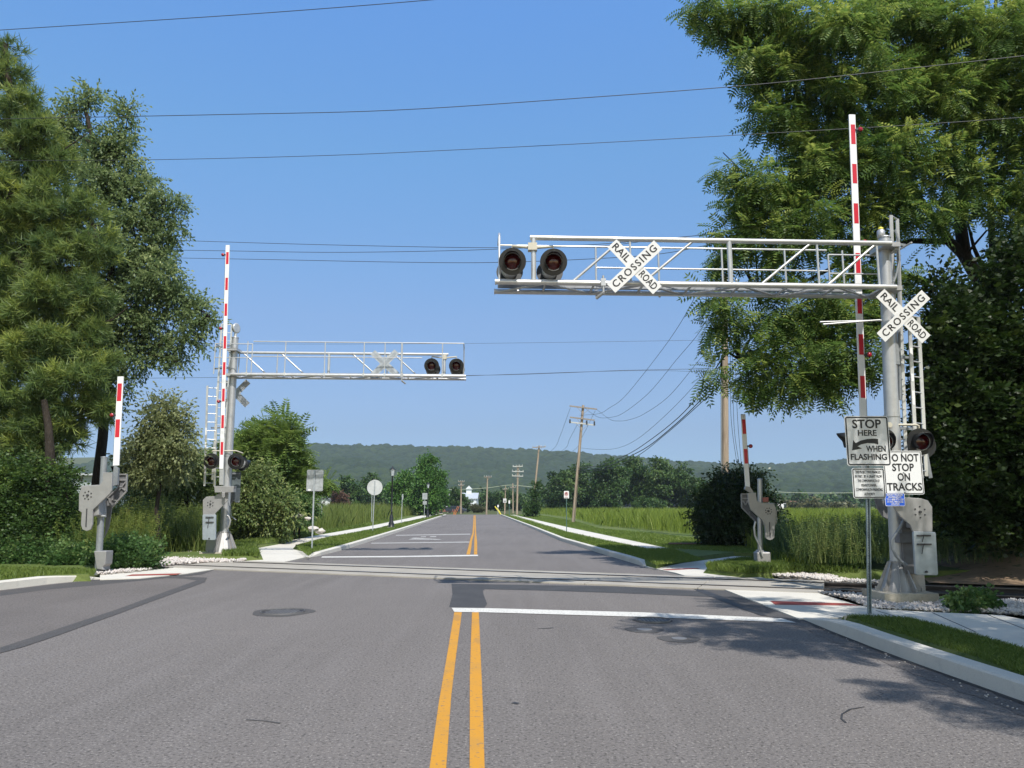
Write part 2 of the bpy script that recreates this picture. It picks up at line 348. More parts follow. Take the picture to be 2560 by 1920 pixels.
def tmpl_tuft(n=18, L=.17, w=.016, seed=2):
    r = np.random.default_rng(seed); q = []
    for i in range(n):
        b = np.array([r.uniform(0, .16), 0, 0]); d = r.normal(size=3)*.62+np.array([.85,0,.12]); d /= np.linalg.norm(d)
        s_ = np.cross(d, r.normal(size=3)); s_ /= np.linalg.norm(s_)
        q.append([b+s_*w*.5, b+d*L+s_*w*.15, b+d*L-s_*w*.15, b-s_*w*.5])
    return np.array(q)
T_PIN = tmpl_pinnate(); T_PIN_BIG = tmpl_pinnate(6, .7, .2, .085)
T_TWIG = tmpl_twig(); T_TUFT = tmpl_tuft(); T_FAR = tmpl_twig(8, 1.1, .5, .42, 5); T_MID = tmpl_twig(9, .6, .2, .15, 6)
T_BUSH = tmpl_twig(9, .4, .11, .07, 8)
def tmpl_stalk(n=20, H=1.3, ll=.16, lw=.03, seed=4):
    r = np.random.default_rng(seed); q = [[[0,-.008,0],[0,.008,0],[H,.004,0],[H,-.004,0]]]
    for i in range(n):
        t = H*(.15+.85*(i+.5)/n); a = r.uniform(0, 6.28); l = ll*(1.15-.6*t/H)*r.uniform(.7,1.2); d_ = np.array([.25, math.cos(a), math.sin(a)]); d_ /= np.linalg.norm(d_)
        s_ = np.cross(d_, [1,0,0]); s_ /= np.linalg.norm(s_); b = np.array([t,0,0.]); q.append([b, b+d_*l*.5+s_*lw*.5, b+d_*l+[-.03,0,0], b+d_*l*.5-s_*lw*.5])
    return np.array(q, float)
T_STALK = tmpl_stalk()
def stalks(name, poly, n, h, matl, label, z0=0.0, bias=0, cat='weeds', hfun=None, lean=.16):
    x, y = scatter(poly, n, bias); N = len(x); dirs = np.stack([rng.normal(size=N)*lean, rng.normal(size=N)*lean, np.ones(N)], 1)
    pn = np.sin(x*.9+1.3)*np.cos(y*.7)+np.sin(x*2.3+y*1.1)*.5; sc = h/1.3*(1+.18*pn)*rng.uniform(.6, 1.25, N)
    if hfun is not None: sc = sc*hfun(x, y)
    V, Fq, tt = place(T_STALK, np.stack([x, y, np.full(N, z0)], 1), dirs, sc, (.45+.16*pn+rng.normal(size=N)*.1).clip(0,1), 3.0)
    o = npmesh(name, V, Fq, matl, tt); tag(o, label, cat, None, 'stuff'); return o
def place(T, pos, dirs, scale, tint, roll=None):
    """copy template T (n,4,3) at pos (N,3), x axis along dirs"""
    N = len(pos); d = dirs/np.linalg.norm(dirs, axis=1, keepdims=True)
    up = np.tile([0,0,1.], (N,1)) + rng.normal(size=(N,3))*(.35 if roll is None else roll)
    y = np.cross(up, d); y /= np.linalg.norm(y, axis=1, keepdims=True)+1e-9; z = np.cross(d, y)
    M = np.stack([d, y, z], 1)                       # rows are axes
    V = np.einsum('abk,nkj->nabj', T, M)*scale[:,None,None,None] + pos[:,None,None,:]
    nq = T.shape[0]; V = V.reshape(-1, 3)
    tt = (tint[:,None] + rng.normal(size=(N,nq))*.12).clip(0, 1); tt = np.repeat(tt.ravel(), 4)
    Fq = np.arange(len(V)).reshape(-1, 4)
    return V, Fq, tt
def crown(blobs, Y, n, T, matl, scale=1, parent=None, name='crown', droop=.35, depth=1.0, sub=9, subr=.34, fill=.25, ydev=.25, tb=0.0, fr=0.0):
    """blobs = photo-surveyed (px,py,radius_px[,Y]); sprays sit in small clumps on the skin of each blob"""
    cs = []; rs = []
    for b in blobs:
        yy = b[3] if len(b) > 3 else Y
        r = b[2]/pxm(yy); yy = yy + rng.uniform(-1, 1)*r*ydev*2
        cs.append(np.array(at(b[0], b[1], yy))); rs.append(r)
    cs = np.array(cs); rs = np.array(rs); w = rs**2/np.sum(rs**2)
    pos = []; dirs = []; tint = []
    for c, r, wi in zip(cs, rs, w):
        k = max(3, int(n*wi)); ns = max(4, int(sub*2))
        d = rng.normal(size=(ns,3)); d[:,1] -= fr*np.abs(d[:,1]); d[:,2] += fr*.5; d /= np.linalg.norm(d, axis=1, keepdims=True)
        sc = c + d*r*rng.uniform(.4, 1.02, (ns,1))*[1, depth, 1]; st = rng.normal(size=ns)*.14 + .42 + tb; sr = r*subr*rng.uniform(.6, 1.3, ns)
        idx = rng.integers(0, ns, k); e = rng.normal(size=(k,3)); e /= np.linalg.norm(e, axis=1, keepdims=True)
        rad = rng.uniform(0, 1, (k,1))**.5
        p = sc[idx] + e*rad*sr[idx][:,None]*[1.15, 1.15, .75]
        out = (p-c)/r*.7 + e*.7 + rng.normal(size=(k,3))*.3; out[:,2] -= droop
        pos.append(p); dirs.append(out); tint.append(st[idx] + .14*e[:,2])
    pos = np.concatenate(pos); dirs = np.concatenate(dirs); tint = np.concatenate(tint)
    pos[:,2] = np.maximum(pos[:,2], .1)
    V, Fq, tt = place(T, pos, dirs, rng.uniform(.75, 1.25, len(pos))*scale, tint)
    o = npmesh(name, V, Fq, matl, tt, parent)
    return o, cs, rs
def limb(mb, pts, r0, r1, n=8):
    pts = [Vector(p) for p in pts]
    out = [pts[0]]
    for i in range(len(pts)-1):
        a, b = pts[i], pts[i+1]; k = max(1, int((b-a).length/.7))
        for j in range(1, k+1):
            q = a.lerp(b, j/k)
            if j < k: q += Vector(rng.normal(size=3))*(b-a).length*.012
            out.append(q)
    m_ = len(out)
    mb.path(out, [r0+(r1-r0)*(i/(m_-1))**.8 for i in range(m_)], n)
    return out
def tree(name, label, blobs, Y, n, T, matl, trunk, r0, bark=None, scale=1, group=None, cat='tree', limbs=(), twig=.035, nb=1, tY=None, **kw):
    """trunk: photo pixels from the foot upward at distance Y; branches reach every blob"""
    base = at(*trunk[0], Y); base.z = max(base.z, 0) if base.z > 2 else 0
    t = thing(name, base, label, cat, group)
    o, cs, rs = crown(blobs, Y, n, T, matl, scale, t, **kw)
    if tY:
        Y = tY; base = at(*trunk[0], Y); base.z = .2
    mb = MB(); pts = [base] + [at(a, b, Y) for a, b in trunk[1:]]
    nodes = limb(mb, pts, r0, r0*.35)[2:]
    for L in limbs:
        lp = [at(a, b, L[0] if len(L) > 3 and False else Y) for a, b in L[2]]
        nodes += limb(mb, lp, L[0], L[1])
    nodes = nodes or pts
    for c, r in zip(cs, rs):
        c = Vector(c)
        for k in range(nb):
            a = min(nodes, key=lambda q: (q-c).length + (4*max(0, q.z-c.z) if q.z > c.z else 0)*.3)
            end = c + Vector(rng.normal(size=3))*r*.35
            mid = a.lerp(end, .5) + Vector((0,0,.12*(end-a).length))
            limb(mb, [a, mid, end], max(.02, twig*(1+r*.5)), .012, 5)
            for q in range(3):
                e2 = c + Vector(rng.normal(size=3)).normalized()*r*.85
                limb(mb, [mid.lerp(end, .5), e2], twig*.5, .008, 4)
    mb.build('trunk', bark or BARK, t)
    return t
def inpoly(x, y, poly):
    ins = np.zeros(len(x), bool); n = len(poly); j = n-1
    for i in range(n):
        xi, yi, xj, yj = poly[i][0], poly[i][1], poly[j][0], poly[j][1]
        c = ((yi > y) != (yj > y)) & (x < (xj-xi)*(y-yi)/(yj-yi+1e-12)+xi); ins ^= c; j = i
    return ins
def scatter(poly, n, near_bias=0.0):
    xs = [p[0] for p in poly]; ys = [p[1] for p in poly]; X = []; Y = []; tot = 0
    while tot < n:
        x = rng.uniform(min(xs), max(xs), n*2)
        if near_bias:
            a, b = max(min(ys), 1), max(ys); u = rng.uniform(0, 1, n*2); y = a*(b/a)**u if near_bias == 1 else 1/(1/a+(1/b-1/a)*u)
        else: y = rng.uniform(min(ys), max(ys), n*2)
        k = inpoly(x, y, poly); X.append(x[k]); Y.append(y[k]); tot += k.sum()
    return np.concatenate(X)[:n], np.concatenate(Y)[:n]
def blades(name, poly, n, h, w, matl, z0=0.0, lean=.25, bias=0, wdist=0, kind='stuff', label=None, cat='grass', hvar=.35, patch=.3, hfun=None):
    x, y = scatter(poly, n, bias); N = len(x); a = rng.uniform(0, 2*math.pi, N)
    pn = np.sin(x*patch+1.3)*np.cos(y*patch*.8)+np.sin(x*patch*2.7+y*patch*1.9)*.5
    hh = h*(1+pn*.18)*rng.uniform(1-hvar, 1+hvar, N)
    if hfun is not None: hh = hh*hfun(x, y)
    ww = w*(1+wdist*np.hypot(x, y))*rng.uniform(.7, 1.3, N)
    dx, dy = np.cos(a), np.sin(a); lx = rng.normal(size=N)*lean*hh; ly = rng.normal(size=N)*lean*hh
    b = np.stack([x, y, np.full(N, z0)], 1)
    s_ = np.stack([dx*ww/2, dy*ww/2, np.zeros(N)], 1)
    mid = b + np.stack([lx*.35, ly*.35, hh*.6], 1); top = b + np.stack([lx, ly, hh], 1)
    V = np.stack([b-s_, b+s_, mid+s_*.8, top, mid-s_*.8], 1).reshape(-1, 3)
    Fq = np.arange(N*5).reshape(-1, 5)
    t = (rng.normal(size=N)*.16+.45+pn*.12).clip(0, 1)
    o = npmesh(name, V, Fq, matl, np.repeat(t, 5)); o['kind'] = kind
    if label: o['label'] = label
    o['category'] = cat
    return o

# ================================================================== GROUND
g = MB(); N_ = 12
g.add([(-1800,-30,-.06),(1800,-30,-.06),(1800,2600,-.06),(-1800,2600,-.06)], [(0,1,2,3)])
struct(g.build('ground', FIELD))
# road outline (surveyed edges)
rR_near = [(4.65,-12), (4.62,4)] + [tuple(G(*p)[:2]) for p in [(2560,1757),(2398,1699),(2289,1660),(2181,1620),(2072,1577),(1999,1547),(1764,1455),(1615,1416)]]
rR_far = [tuple(G(*p)[:2]) for p in [(1595,1412),(1516,1388),(1402,1352.5),(1330,1321)]]
rdir = Vector((-.047,1,0))
pR = Vector((*rR_far[-1],0)); eR = pR + rdir*(134-pR.y)
rL_far = [tuple(G(*p)[:2]) for p in [(1011,1325),(957.6,1343),(872,1371),(802.5,1388.6),(692,1409.5)]]
pL = Vector((*rL_far[0],0)); eL = pL + rdir*(134-pL.y)
rL_near = [tuple(G(*p)[:2]) for p in [(540,1422.5),(470,1433.5),(352,1445),(235,1449),(117,1461),(0,1475.5)]]
dl = Vector(rL_near[-1]) - Vector(rL_near[-3])
rL_out = [(-11.2,14.0), (-11.6,10), (-11.8,-12)]
road_poly = rR_near + rR_far + [(eR.x,eR.y)] + [(eR.x+30,134.5),(eR.x+30,142),(eL.x-40,142),(eL.x-40,134.5)] + [(eL.x,eL.y)] + rL_far + rL_near + rL_out
road = sheet('road', road_poly, 0.0, ASPH); struct(road)

def marking(pts, matl, z=.008, name='road_marking'): return sheet(name, P(pts, z), z, matl, road)
# double yellow near
marking([(1135.6,1530.5),(1154.6,1530.5),(1140,1640),(1128,1740),(1115.3,1920),(1100,2100),(1040,2100),(1073.7,1920),(1098,1750),(1119,1630)], YELLOW_P, name='centre_line')
marking([(1180,1530.5),(1197,1530.5),(1200,1600),(1204,1690),(1208,1790),(1211.6,1920),(1218,2100),(1166,2100),(1174,1920),(1174.5,1790),(1174.5,1690),(1177.5,1600)], YELLOW_P, name='centre_line')
# double yellow far
def zz(p, s, ox, oy): return [(ox+a/s, oy+b/s) for a, b in p]
marking(zz([(1788,1063),(1817,1063),(1827,1010),(1832,960),(1848,900),(1852,850),(1853,753),(1846,753),(1842,830),(1836,895),(1817,950),(1805,1000)],3.16,600,1050), YELLOW_P, name='centre_line')
marking(zz([(1848,1063),(1874,1063),(1874,1010),(1873,960),(1866,900),(1864,850),(1861,753),(1855,753),(1854,830),(1855,895),(1851,950),(1850,1000)],3.16,600,1050), YELLOW_P, name='centre_line')
# stop lines
marking(zz([(285,308),(470,310),(1330,333),(2110,366),(2190,390),(1330,358),(470,333),(300,331)],2.212,1000,1380), WHITE_P, name='stop_line')
marking(zz([(650,1078),(1250,1074),(1878,1064),(1882,1075),(1250,1084),(640,1087)],3.16,600,1050), WHITE_P, name='stop_line')
marking(zz([(1235,908),(1820,898),(1820,905),(1230,914)],3.16,600,1050), WHITE_F, name='transverse_line')
marking(zz([(1040,970),(1812,960),(1812,968),(1035,977)],3.16,600,1050), WHITE_F, name='transverse_line')
marking(zz([(1330,944),(1380,930),(1600,942),(1560,946)],3.16,600,1050), WHITE_F, name='crossing_symbol')
mb = MB(); pp = P(zz([(1345,929),(1400,929),(1590,945),(1540,947)],3.16,600,1050), .012); mb.add(pp, [(0,1,2,3)])
mb.add(P(zz([(1430,920),(1470,919),(1468,926),(1425,926)],3.16,600,1050), .012), [(0,1,2,3)])
mb.add(P(zz([(1505,918),(1550,917),(1552,925),(1500,925)],3.16,600,1050), .012), [(0,1,2,3)]); mb.build('crossing_symbol', WHITE_F, road)
# tar seal + patches
marking(zz([(0,378),(150,330),(300,280),(500,215),(650,160),(790,110),(850,88),(800,80),(640,76),(640,71),(830,73),(895,76),(885,95),(790,130),(650,180),(500,236),(380,278),(250,325),(100,375),(0,402)],1.728,0,1400), ASPH_MID, .006, 'tar_seam')
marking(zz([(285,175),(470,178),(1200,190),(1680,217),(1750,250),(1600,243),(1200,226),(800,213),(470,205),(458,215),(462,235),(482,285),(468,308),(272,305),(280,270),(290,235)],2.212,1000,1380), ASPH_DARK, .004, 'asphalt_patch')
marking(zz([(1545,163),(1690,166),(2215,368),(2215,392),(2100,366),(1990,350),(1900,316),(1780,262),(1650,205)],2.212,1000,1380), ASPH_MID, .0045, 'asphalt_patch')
def ragged(pts, w0, w1, matl, z, name):
    q = []; L = [Vector((p[0],p[1],0)) for p in pts]
    for a, b in zip(L[:-1], L[1:]):
        k = max(1, int((b-a).length/.12))
        for i in range(k): q.append(a.lerp(b, i/k))
    q.append(L[-1]); mb = MB(); vs = []
    for i, p in enumerate(q):
        dd = (q[min(i+1,len(q)-1)]-q[max(i-1,0)]).normalized(); nn = Vector((-dd.y, dd.x, 0)); vs += [p+nn*-.01+Vector((0,0,z)), p+nn*rng.uniform(w0,w1)+Vector((0,0,z))]
    mb.add(vs, [(2*i,2*i+1,2*i+3,2*i+2) for i in range(len(q)-1)]); return mb.build(name, matl, road)
ragged([(4.63,2)]+rR_near[2:8], .03, .075, TAR, .009, 'kerb_seam')
ragged([(4.63,2)]+rR_near[2:8], .26, .34, ASPH_L, .0035, 'dirty_gutter')
mb = MB(); mb.add(P(zz([(1545,160),(1580,162),(1660,200),(1780,245),(1900,300),(2030,350),(2000,352),(1870,306),(1740,255),(1640,212)],2.212,1000,1380), .007), [tuple(range(10))]); mb.build('tar_seam', TAR, road)
marking([(235,1450),(470,1434),(540,1423),(505,1436),(400,1447),(240,1463),(117,1474),(0,1490),(0,1477),(117,1463)], ASPH_MID, .004, 'dirty_gutter')
marking(zz([(0,378),(150,330),(300,280),(500,215),(650,160),(790,110),(850,88),(800,80),(640,76),(460,86),(420,84),(205,107),(0,131)],1.728,0,1400), ASPH_L, .003, 'asphalt_patch')
ragged([tuple(G(*p)[:2]) for p in [(2162,1768),(2125,1774),(2106,1786),(2104,1798),(2116,1808)]], .0, .012, TAR, .004, 'crack')
ragged([tuple(G(*p)[:2]) for p in [(615,1800),(660,1803),(700,1809)]], .01, .03, ASPH_MID, .004, 'stain')
ragged([tuple(G(*p)[:2]) for p in [(1279,1758),(1288,1760),(1297,1760)]], .02, .05, TAR, .004, 'stain')
ragged([tuple(G(*p)[:2]) for p in [(1345,1572),(1365,1572),(1385,1570)]], .02, .05, ASPH_MID, .004, 'stain')
# manholes
def cover(px, py, r, ring, label, bright=False):
    c = G(px, py, 0); t = thing('manhole_cover' if r > .25 else 'valve_cover', c, label, 'manhole cover' if r > .25 else 'valve cover')
    for (rr, z, m_, nm) in ((ring, .005, ASPH_MID, 'asphalt_collar'), (r, .012, RAILM if not bright else CASTD, 'lid')):
        mb = MB(); n = 28; pts = []
        for k in range(n):
            a = 2*math.pi*k/n; q = rr*(1+(.05*math.sin(3*a)+.03*math.sin(5*a+1) if nm == 'asphalt_collar' else 0)); pts.append(c+Vector((q*math.cos(a), q*math.sin(a), z)))
        mb.prism(pts, (0,0,-z+.001))
        if nm == 'lid' and r > .2:
            mb.mi = 1
            for a_ in np.arange(-r, r, .055):
                for b_ in np.arange(-r, r, .055):
                    if a_*a_+b_*b_ < (r-.05)**2: mb.box(c+Vector((a_, b_, z+.002)), (.03,.03,.005))
            for k in range(n):
                a0, a1 = 2*math.pi*k/n, 2*math.pi*(k+1)/n; mb.bar(c+Vector((math.cos(a0),math.sin(a0),0))*(r+.02)+Vector((0,0,z)), c+Vector((math.cos(a1),math.sin(a1),0))*(r+.02)+Vector((0,0,z)), .006, .03)
        mb.build(nm, [m_, CASTD], t)
cover(707, 1531, .33, .50, 'dark iron manhole cover alone in the left lane of the near road')
cover(1611, 1575, .11, .27, 'small valve cover in the dark round patch just below the stop line', True)
cover(1698, 1597.5, .10, .28, 'lower right small valve cover in its dark round patch', True)
cover(1632, 1552, .25, .30, 'dark manhole cover half in tree shade touching the stop line')

# kerbs
def kerb(pts, side, h=.16, w=.2, label=None, hend=None, jn=3.0):
    """pts along the road edge; side=+1 kerb lies to the right of the direction of travel"""
    pts = [Vector((p[0], p[1], 0)) for p in pts]; out = []
    for i, p in enumerate(pts):
        d = (pts[min(i+1,len(pts)-1)]-pts[max(i-1,0)]).normalized(); nrm = Vector((d.y,-d.x,0))*side
        hh = h if hend is None else hend[i]
        out.append([p+Vector((0,0,-.05)), p+nrm*.012+Vector((0,0,hh-.02)), p+nrm*.03+Vector((0,0,hh)), p+nrm*w+Vector((0,0,hh)), p+nrm*w+Vector((0,0,-.05))])
    mb = MB(); vs = [q for r_ in out for q in r_]; fs = []
    for i in range(len(pts)-1):
        for k in range(4): fs.append((i*5+k, i*5+k+1, i*5+k+6, i*5+k+5))
    fs += [tuple(range(5)), tuple(len(vs)-5+k for k in range(5))[::-1]]
    mb.add(vs, fs); o = mb.build('kerb', CONC); struct(o)
    # joints
    jm = MB(); d_acc = 0
    for i in range(len(pts)-1):
        a, b = pts[i], pts[i+1]; L = (b-a).length; d = (b-a)/L; nrm = Vector((d.y,-d.x,0))*side; s = -d_acc
        while s + jn < L and (hend is None):
            s += jn
            if s <= 0: continue
            q = a+d*s; jm.box(q+nrm*(w/2)+Vector((0,0,h/2)), (.012, w+.006, h+.006), Matrix((d, nrm, Vector((0,0,1)))).transposed())
        d_acc = (L - s) % jn if hend is None else 0
    if jm.v: jm.build('kerb_joint', CASTD, o)
    return o
kR = [(4.65,-12),(4.62,4)] + [tuple(G(*p)[:2]) for p in [(2560,1757),(2398,1699),(2289,1660),(2181,1620),(2110,1592),(2072,1577),(2030,1559),(1999,1547)]]
kerb(kR, 1, .17, .22, hend=[.17]*7+[.15,.08,.02])
kfR = [tuple(G(*p)[:2]) for p in [(1612,1417),(1595,1412),(1560,1401),(1516,1388),(1402,1352.5),(1330,1321)]] + [(eR.x,eR.y)]
kerb(kfR, 1, .16, .2, hend=[.02,.15,.16,.16,.16,.16,.16])
kfL = [(eL.x,eL.y)] + [tuple(G(*p)[:2]) for p in [(1011,1325),(957.6,1343),(872,1371),(802.5,1388.6)]] + [tuple(G(775,1394)[:2])]
kerb(kfL, 1, .16, .22, hend=[.16,.16,.16,.16,.12,.02])
kL = [tuple(G(*p)[:2]) for p in [(252,1447.5),(200,1452),(117,1461),(0,1475.5)]] + rL_out
kerb(kL, 1, .17, .26, hend=[.03,.12,.17,.17,.17,.17,.17])

# verge slabs behind the kerbs
def offs(pts, w):
    q = [Vector((p[0], p[1])) for p in pts]; out = []
    for i in range(len(q)):
        dd = (q[min(i+1,len(q)-1)]-q[max(i-1,0)]).normalized(); out.append(tuple(q[i]+Vector((dd.y,-dd.x))*w))
    return out
ZV = .15
struct(slab('verge_lawn', [(4.84,-12),(4.82,4)] + [tuple(G(*p,ZV)[:2]) for p in [(2560,1690),(2430,1640),(2300,1600),(2170,1560),(2110,1539),(2160,1540),(2275,1546),(2416,1581),(2560,1622)]] + [(6.4,4),(6.4,-12)], ZV, .2, LAWN, skirt=.17))
vR2 = offs(kfR, .2)[1:-1]
eR2 = eR + Vector((.2,0,0))
struct(slab('verge_lawn', vR2 + [(eR2.x,134),(eR2.x+70,134)] + [(70,90),(70,30)] + [tuple(G(*p,ZV)[:2]) for p in [(2160,1430),(1990,1423),(1860,1430),(1768,1420),(1850,1402),(1907,1400),(1907,1382),(1833,1380),(1700,1396),(1640,1409)]], ZV, .2, LAWN, skirt=.17))
vL2 = offs(kfL, .22)[1:-1][::-1]
struct(slab('verge_lawn', vL2 + [(eL.x-.2,134),(eL.x-110,134),(-90,30)] + [tuple(G(*p,ZV)[:2]) for p in [(360,1392),(590,1392),(651,1389),(639,1362),(777,1340),(790,1349),(739,1364)]], ZV, .2, LAWN, skirt=.17))
struct(slab('verge_lawn', [tuple(G(*p,ZV)[:2]) for p in [(0,1452),(117,1440),(188,1436),(222,1436.5),(205,1424)]] + [(-12,24.5),(-40,24.5),(-40,-12),(-12,-12),(-11.85,10),(-11.45,14)], ZV, .2, LAWN, skirt=.17))
# pavements
def pave(px, z, name='pavement', extra=(), th=.1): return struct(slab(name, [tuple(G(a,b,z)[:2]) for a,b in px] + list(extra), z, th, CONC))
pave([(1999,1547),(1880,1500),(1764,1455),(1690,1432),(1612,1416),(1700,1400),(1833,1383.5),(1905,1385),(1905,1400),(1850,1402),(1770,1416),(1768,1421),(1859,1434),(1935,1450),(2036,1480),(2145,1513),(2200,1523),(2170,1541),(2110,1543),(2050,1545)], .022)
pave([(2110,1539),(2172,1522),(2330,1530),(2506,1538),(2560,1549)], .165, extra=[(9.8,9.6),(9.8,7.5)]+[tuple(G(a,b,.165)[:2]) for a,b in [(2560,1620),(2416,1580),(2275,1544.5),(2170,1539.5)]])
pave([(1618,1374),(1421.5,1331),(1274,1287.6),(1285,1287),(1415,1317),(1678,1372.4)], .17)
pave([(692,1409),(771,1391),(739,1363.5),(702,1355.5),(636,1362),(652,1390.5),(560,1393),(520,1408),(425,1420),(250,1434),(250,1448.5),(352,1445),(470,1433),(540,1422),(610,1415)], .022)
pave([(796,1349.5),(821.5,1344),(948,1319),(1094,1286),(1062,1287),(916,1317),(777,1341),(752,1346)], .17)
mb = MB(); mb.prism([G(702,1355.5,.022), G(739,1363.5,.022), G(796,1349.5,.17), G(752,1346,.17)], (0,0,-.15)); struct(mb.build('pavement', CONC))
for pts in ([(1925,1502),(2120,1508),(2150,1514),(1938,1511.5)], [(1655,1423.5),(1742,1419.5),(1752,1421.5),(1668,1425.6)], [(313,1440),(330,1436),(455,1433),(440,1437)], [(520,1412),(600,1411),(610,1414),(530,1415)]):
    struct(sheet('tactile_strip', [tuple(G(a,b,.026)[:2]) for a,b in pts], .026, REDPAD))
# pavement joints
mb = MB()
for a, b in [((2190,1526),(2240,1541)),((2330,1531),(2440,1580)),((2470,1537),(2660,1610))]:
    p, q = G(*a,.168), G(*b,.168); mb.bar(p, q, .012, .006)
for k in range(26):
    y = 34+k*3.8
    for (e0, e1) in (((1421.5,1331),(1678,1372.4)),):
        pass
mb.build('pavement_joint', CASTD); bpy.data.objects['pavement_joint']['kind'] = 'structure'

# ------------------------------------------------------------------ railway
tA = G(600,1408.5); tB = G(2560,1478.5)                       # far rail line
td = (tB-tA).normalized(); tn = Vector((td.y,-td.x,0))        # towards camera
def tp(s, off, z=0): return tA + td*s + tn*off + Vector((0,0,z))
def s_of(p): return (Vector((p[0],p[1],0))-tA).dot(td)
sL = s_of(G(425,1418)); sR = s_of(G(2062,1457))
trk = thing('railway_track', tp(sR,0.7), 'steel railway track crossing the road on concrete panels', 'railway track')
for off in (0, 1.5):
    mb = MB()
    for k in range(2):
        mb.smooth = False
        a, b = (sL-70, sR+40)
        zb = .0
        prof = [(-.07,-.12),(-.07,-.10),(-.012,-.08),(-.012,.0),(-.036,.01),(-.036,.045),(.036,.045),(.036,.01),(.012,0),(.012,-.08),(.07,-.10),(.07,-.12)]
        if k == 0: mb.prism([tp(a, off+x, z+.0) for x, z in prof], td*(b-a))
        else:
            mb.mi = 1; mb.box(tp((a+b)/2, off, .0475), (b-a, .06, .004), Matrix((td,tn,Vector((0,0,1)))).transposed())
    mb.build('rail', [RAILM, RAILTOP], trk)
TM = Matrix((td,tn,Vector((0,0,1)))).transposed()
for (s0, s1) in ((sR+.4, sR+16), (sL-14, sL-.4)):
    s = s0
    while s < s1:
        mb = MB(); mb.box(tp(s, .75, -.12), (.22, 2.6, .14), TM); mb.build('sleeper', RUSTW, trk, .01); s += .58
# concrete panels
for (o0, o1, nm) in ((-.62,-.06,'outer'), (.085,1.415,'gauge'), (1.56,2.15,'outer')):
    s = sL; L = (sR-sL)/7
    for k in range(7):
        mb = MB(); mb.box(tp(s+L/2, (o0+o1)/2, -.018), (L-.02, o1-o0, .1), TM); o = mb.build('crossing_panel', CONC_PANEL, trk, .006); s += L
for off in (.04, 1.46):
    mb = MB(); mb.box(tp((sL+sR)/2, off+.02*(1 if off<1 else -1), .0), (sR-sL, .04, .04), TM); mb.build('rubber_flangeway', BLACK, trk)
# trench bed under track (ground dips)
struct(sheet('track_bed', [tp(sR-.1,-1.6), tp(sR+60,-1.6), tp(sR+60,2.9), tp(sR-.1,2.9)], -.045, TRACKBED))
struct(sheet('track_bed', [tp(sL-80,-1.6), tp(sL+.1,-1.6), tp(sL+.1,2.9), tp(sL-80,2.9)], -.045, TRACKBED))

def stones(name, poly, n, size, label, hump=.08, matl=STONE, z0=0.0):
    x, y = scatter(poly, n); N = len(x)
    base = np.array([[1,0,0],[-1,0,0],[0,1,0],[0,-1,0],[0,0,1],[0,0,-1]], float)
    f8 = np.array([[0,2,4],[2,1,4],[1,3,4],[3,0,4],[2,0,5],[1,2,5],[3,1,5],[0,3,5]])
    s_ = size*rng.uniform(.5, 1.4, (N,1,1)); V = base[None]*s_*rng.uniform(.6, 1.3, (N,6,3)) + rng.normal(size=(N,6,3))*size*.12
    a = rng.uniform(0, 6.28, N); ca, sa = np.cos(a)[:,None], np.sin(a)[:,None]; Vx = V[...,0]*ca-V[...,1]*sa; Vy = V[...,0]*sa+V[...,1]*ca; V = np.stack([Vx,Vy,V[...,2]*.8],-1)
    hz = hump*(.5+.5*np.sin(x*1.3)*np.cos(y*1.7)) + rng.uniform(0, size*1.1, N) + z0
    V = V + np.stack([x, y, hz], 1)[:,None,:]
    Fq = (f8[None]+np.arange(N)[:,None,None]*6).reshape(-1,3)
    o = npmesh(name, V.reshape(-1,3), Fq, matl); tag(o, label, 'gravel', None, 'stuff'); return o
gR = [tuple(G(*p)[:2]) for p in [(2040,1482),(2120,1500),(2174,1521),(2330,1529),(2506,1537),(2600,1545)]]+[(12,10.6),(16,12.2)]+[tuple(tp(s,1.95)[:2]) for s in (s_of((16,14)),s_of((9,15)),sR+.3)]
stones('gravel', gR, 11000, .035, 'white track gravel around the near right mast footing', .035, z0=-.01)
gR2 = [tuple(G(*p)[:2]) for p in [(1768,1424),(1840,1420),(1910,1420),(1990,1424),(2060,1436),(2100,1449)]]+[tuple(tp(s,-.35)[:2]) for s in (sR+2,sR+.2)]+[tuple(G(1870,1437)[:2])]
stones('gravel', gR2, 5000, .035, 'white gravel by the foot of the far right gate', .07)
struct(sheet('gravel_bed', gR2, .012, GRAVBED)); struct(sheet('gravel_bed', gR, .016, GRAVBED))
gL = [tuple(G(*p)[:2]) for p in [(400,1421),(405,1396),(470,1388),(560,1393),(650,1393),(600,1408),(520,1409)]]
stones('gravel', gL, 3500, .045, 'white gravel around the far left mast footing', .06, z0=.03)
struct(sheet('gravel_bed', gL, .03, GRAVBED))
stones('gravel', [tuple(G(*p)[:2]) for p in [(238,1438),(300,1430),(345,1424),(380,1428),(330,1434),(250,1441)]], 500, .03, 'loose pale stones along the left pavement edge', .03, z0=.03)

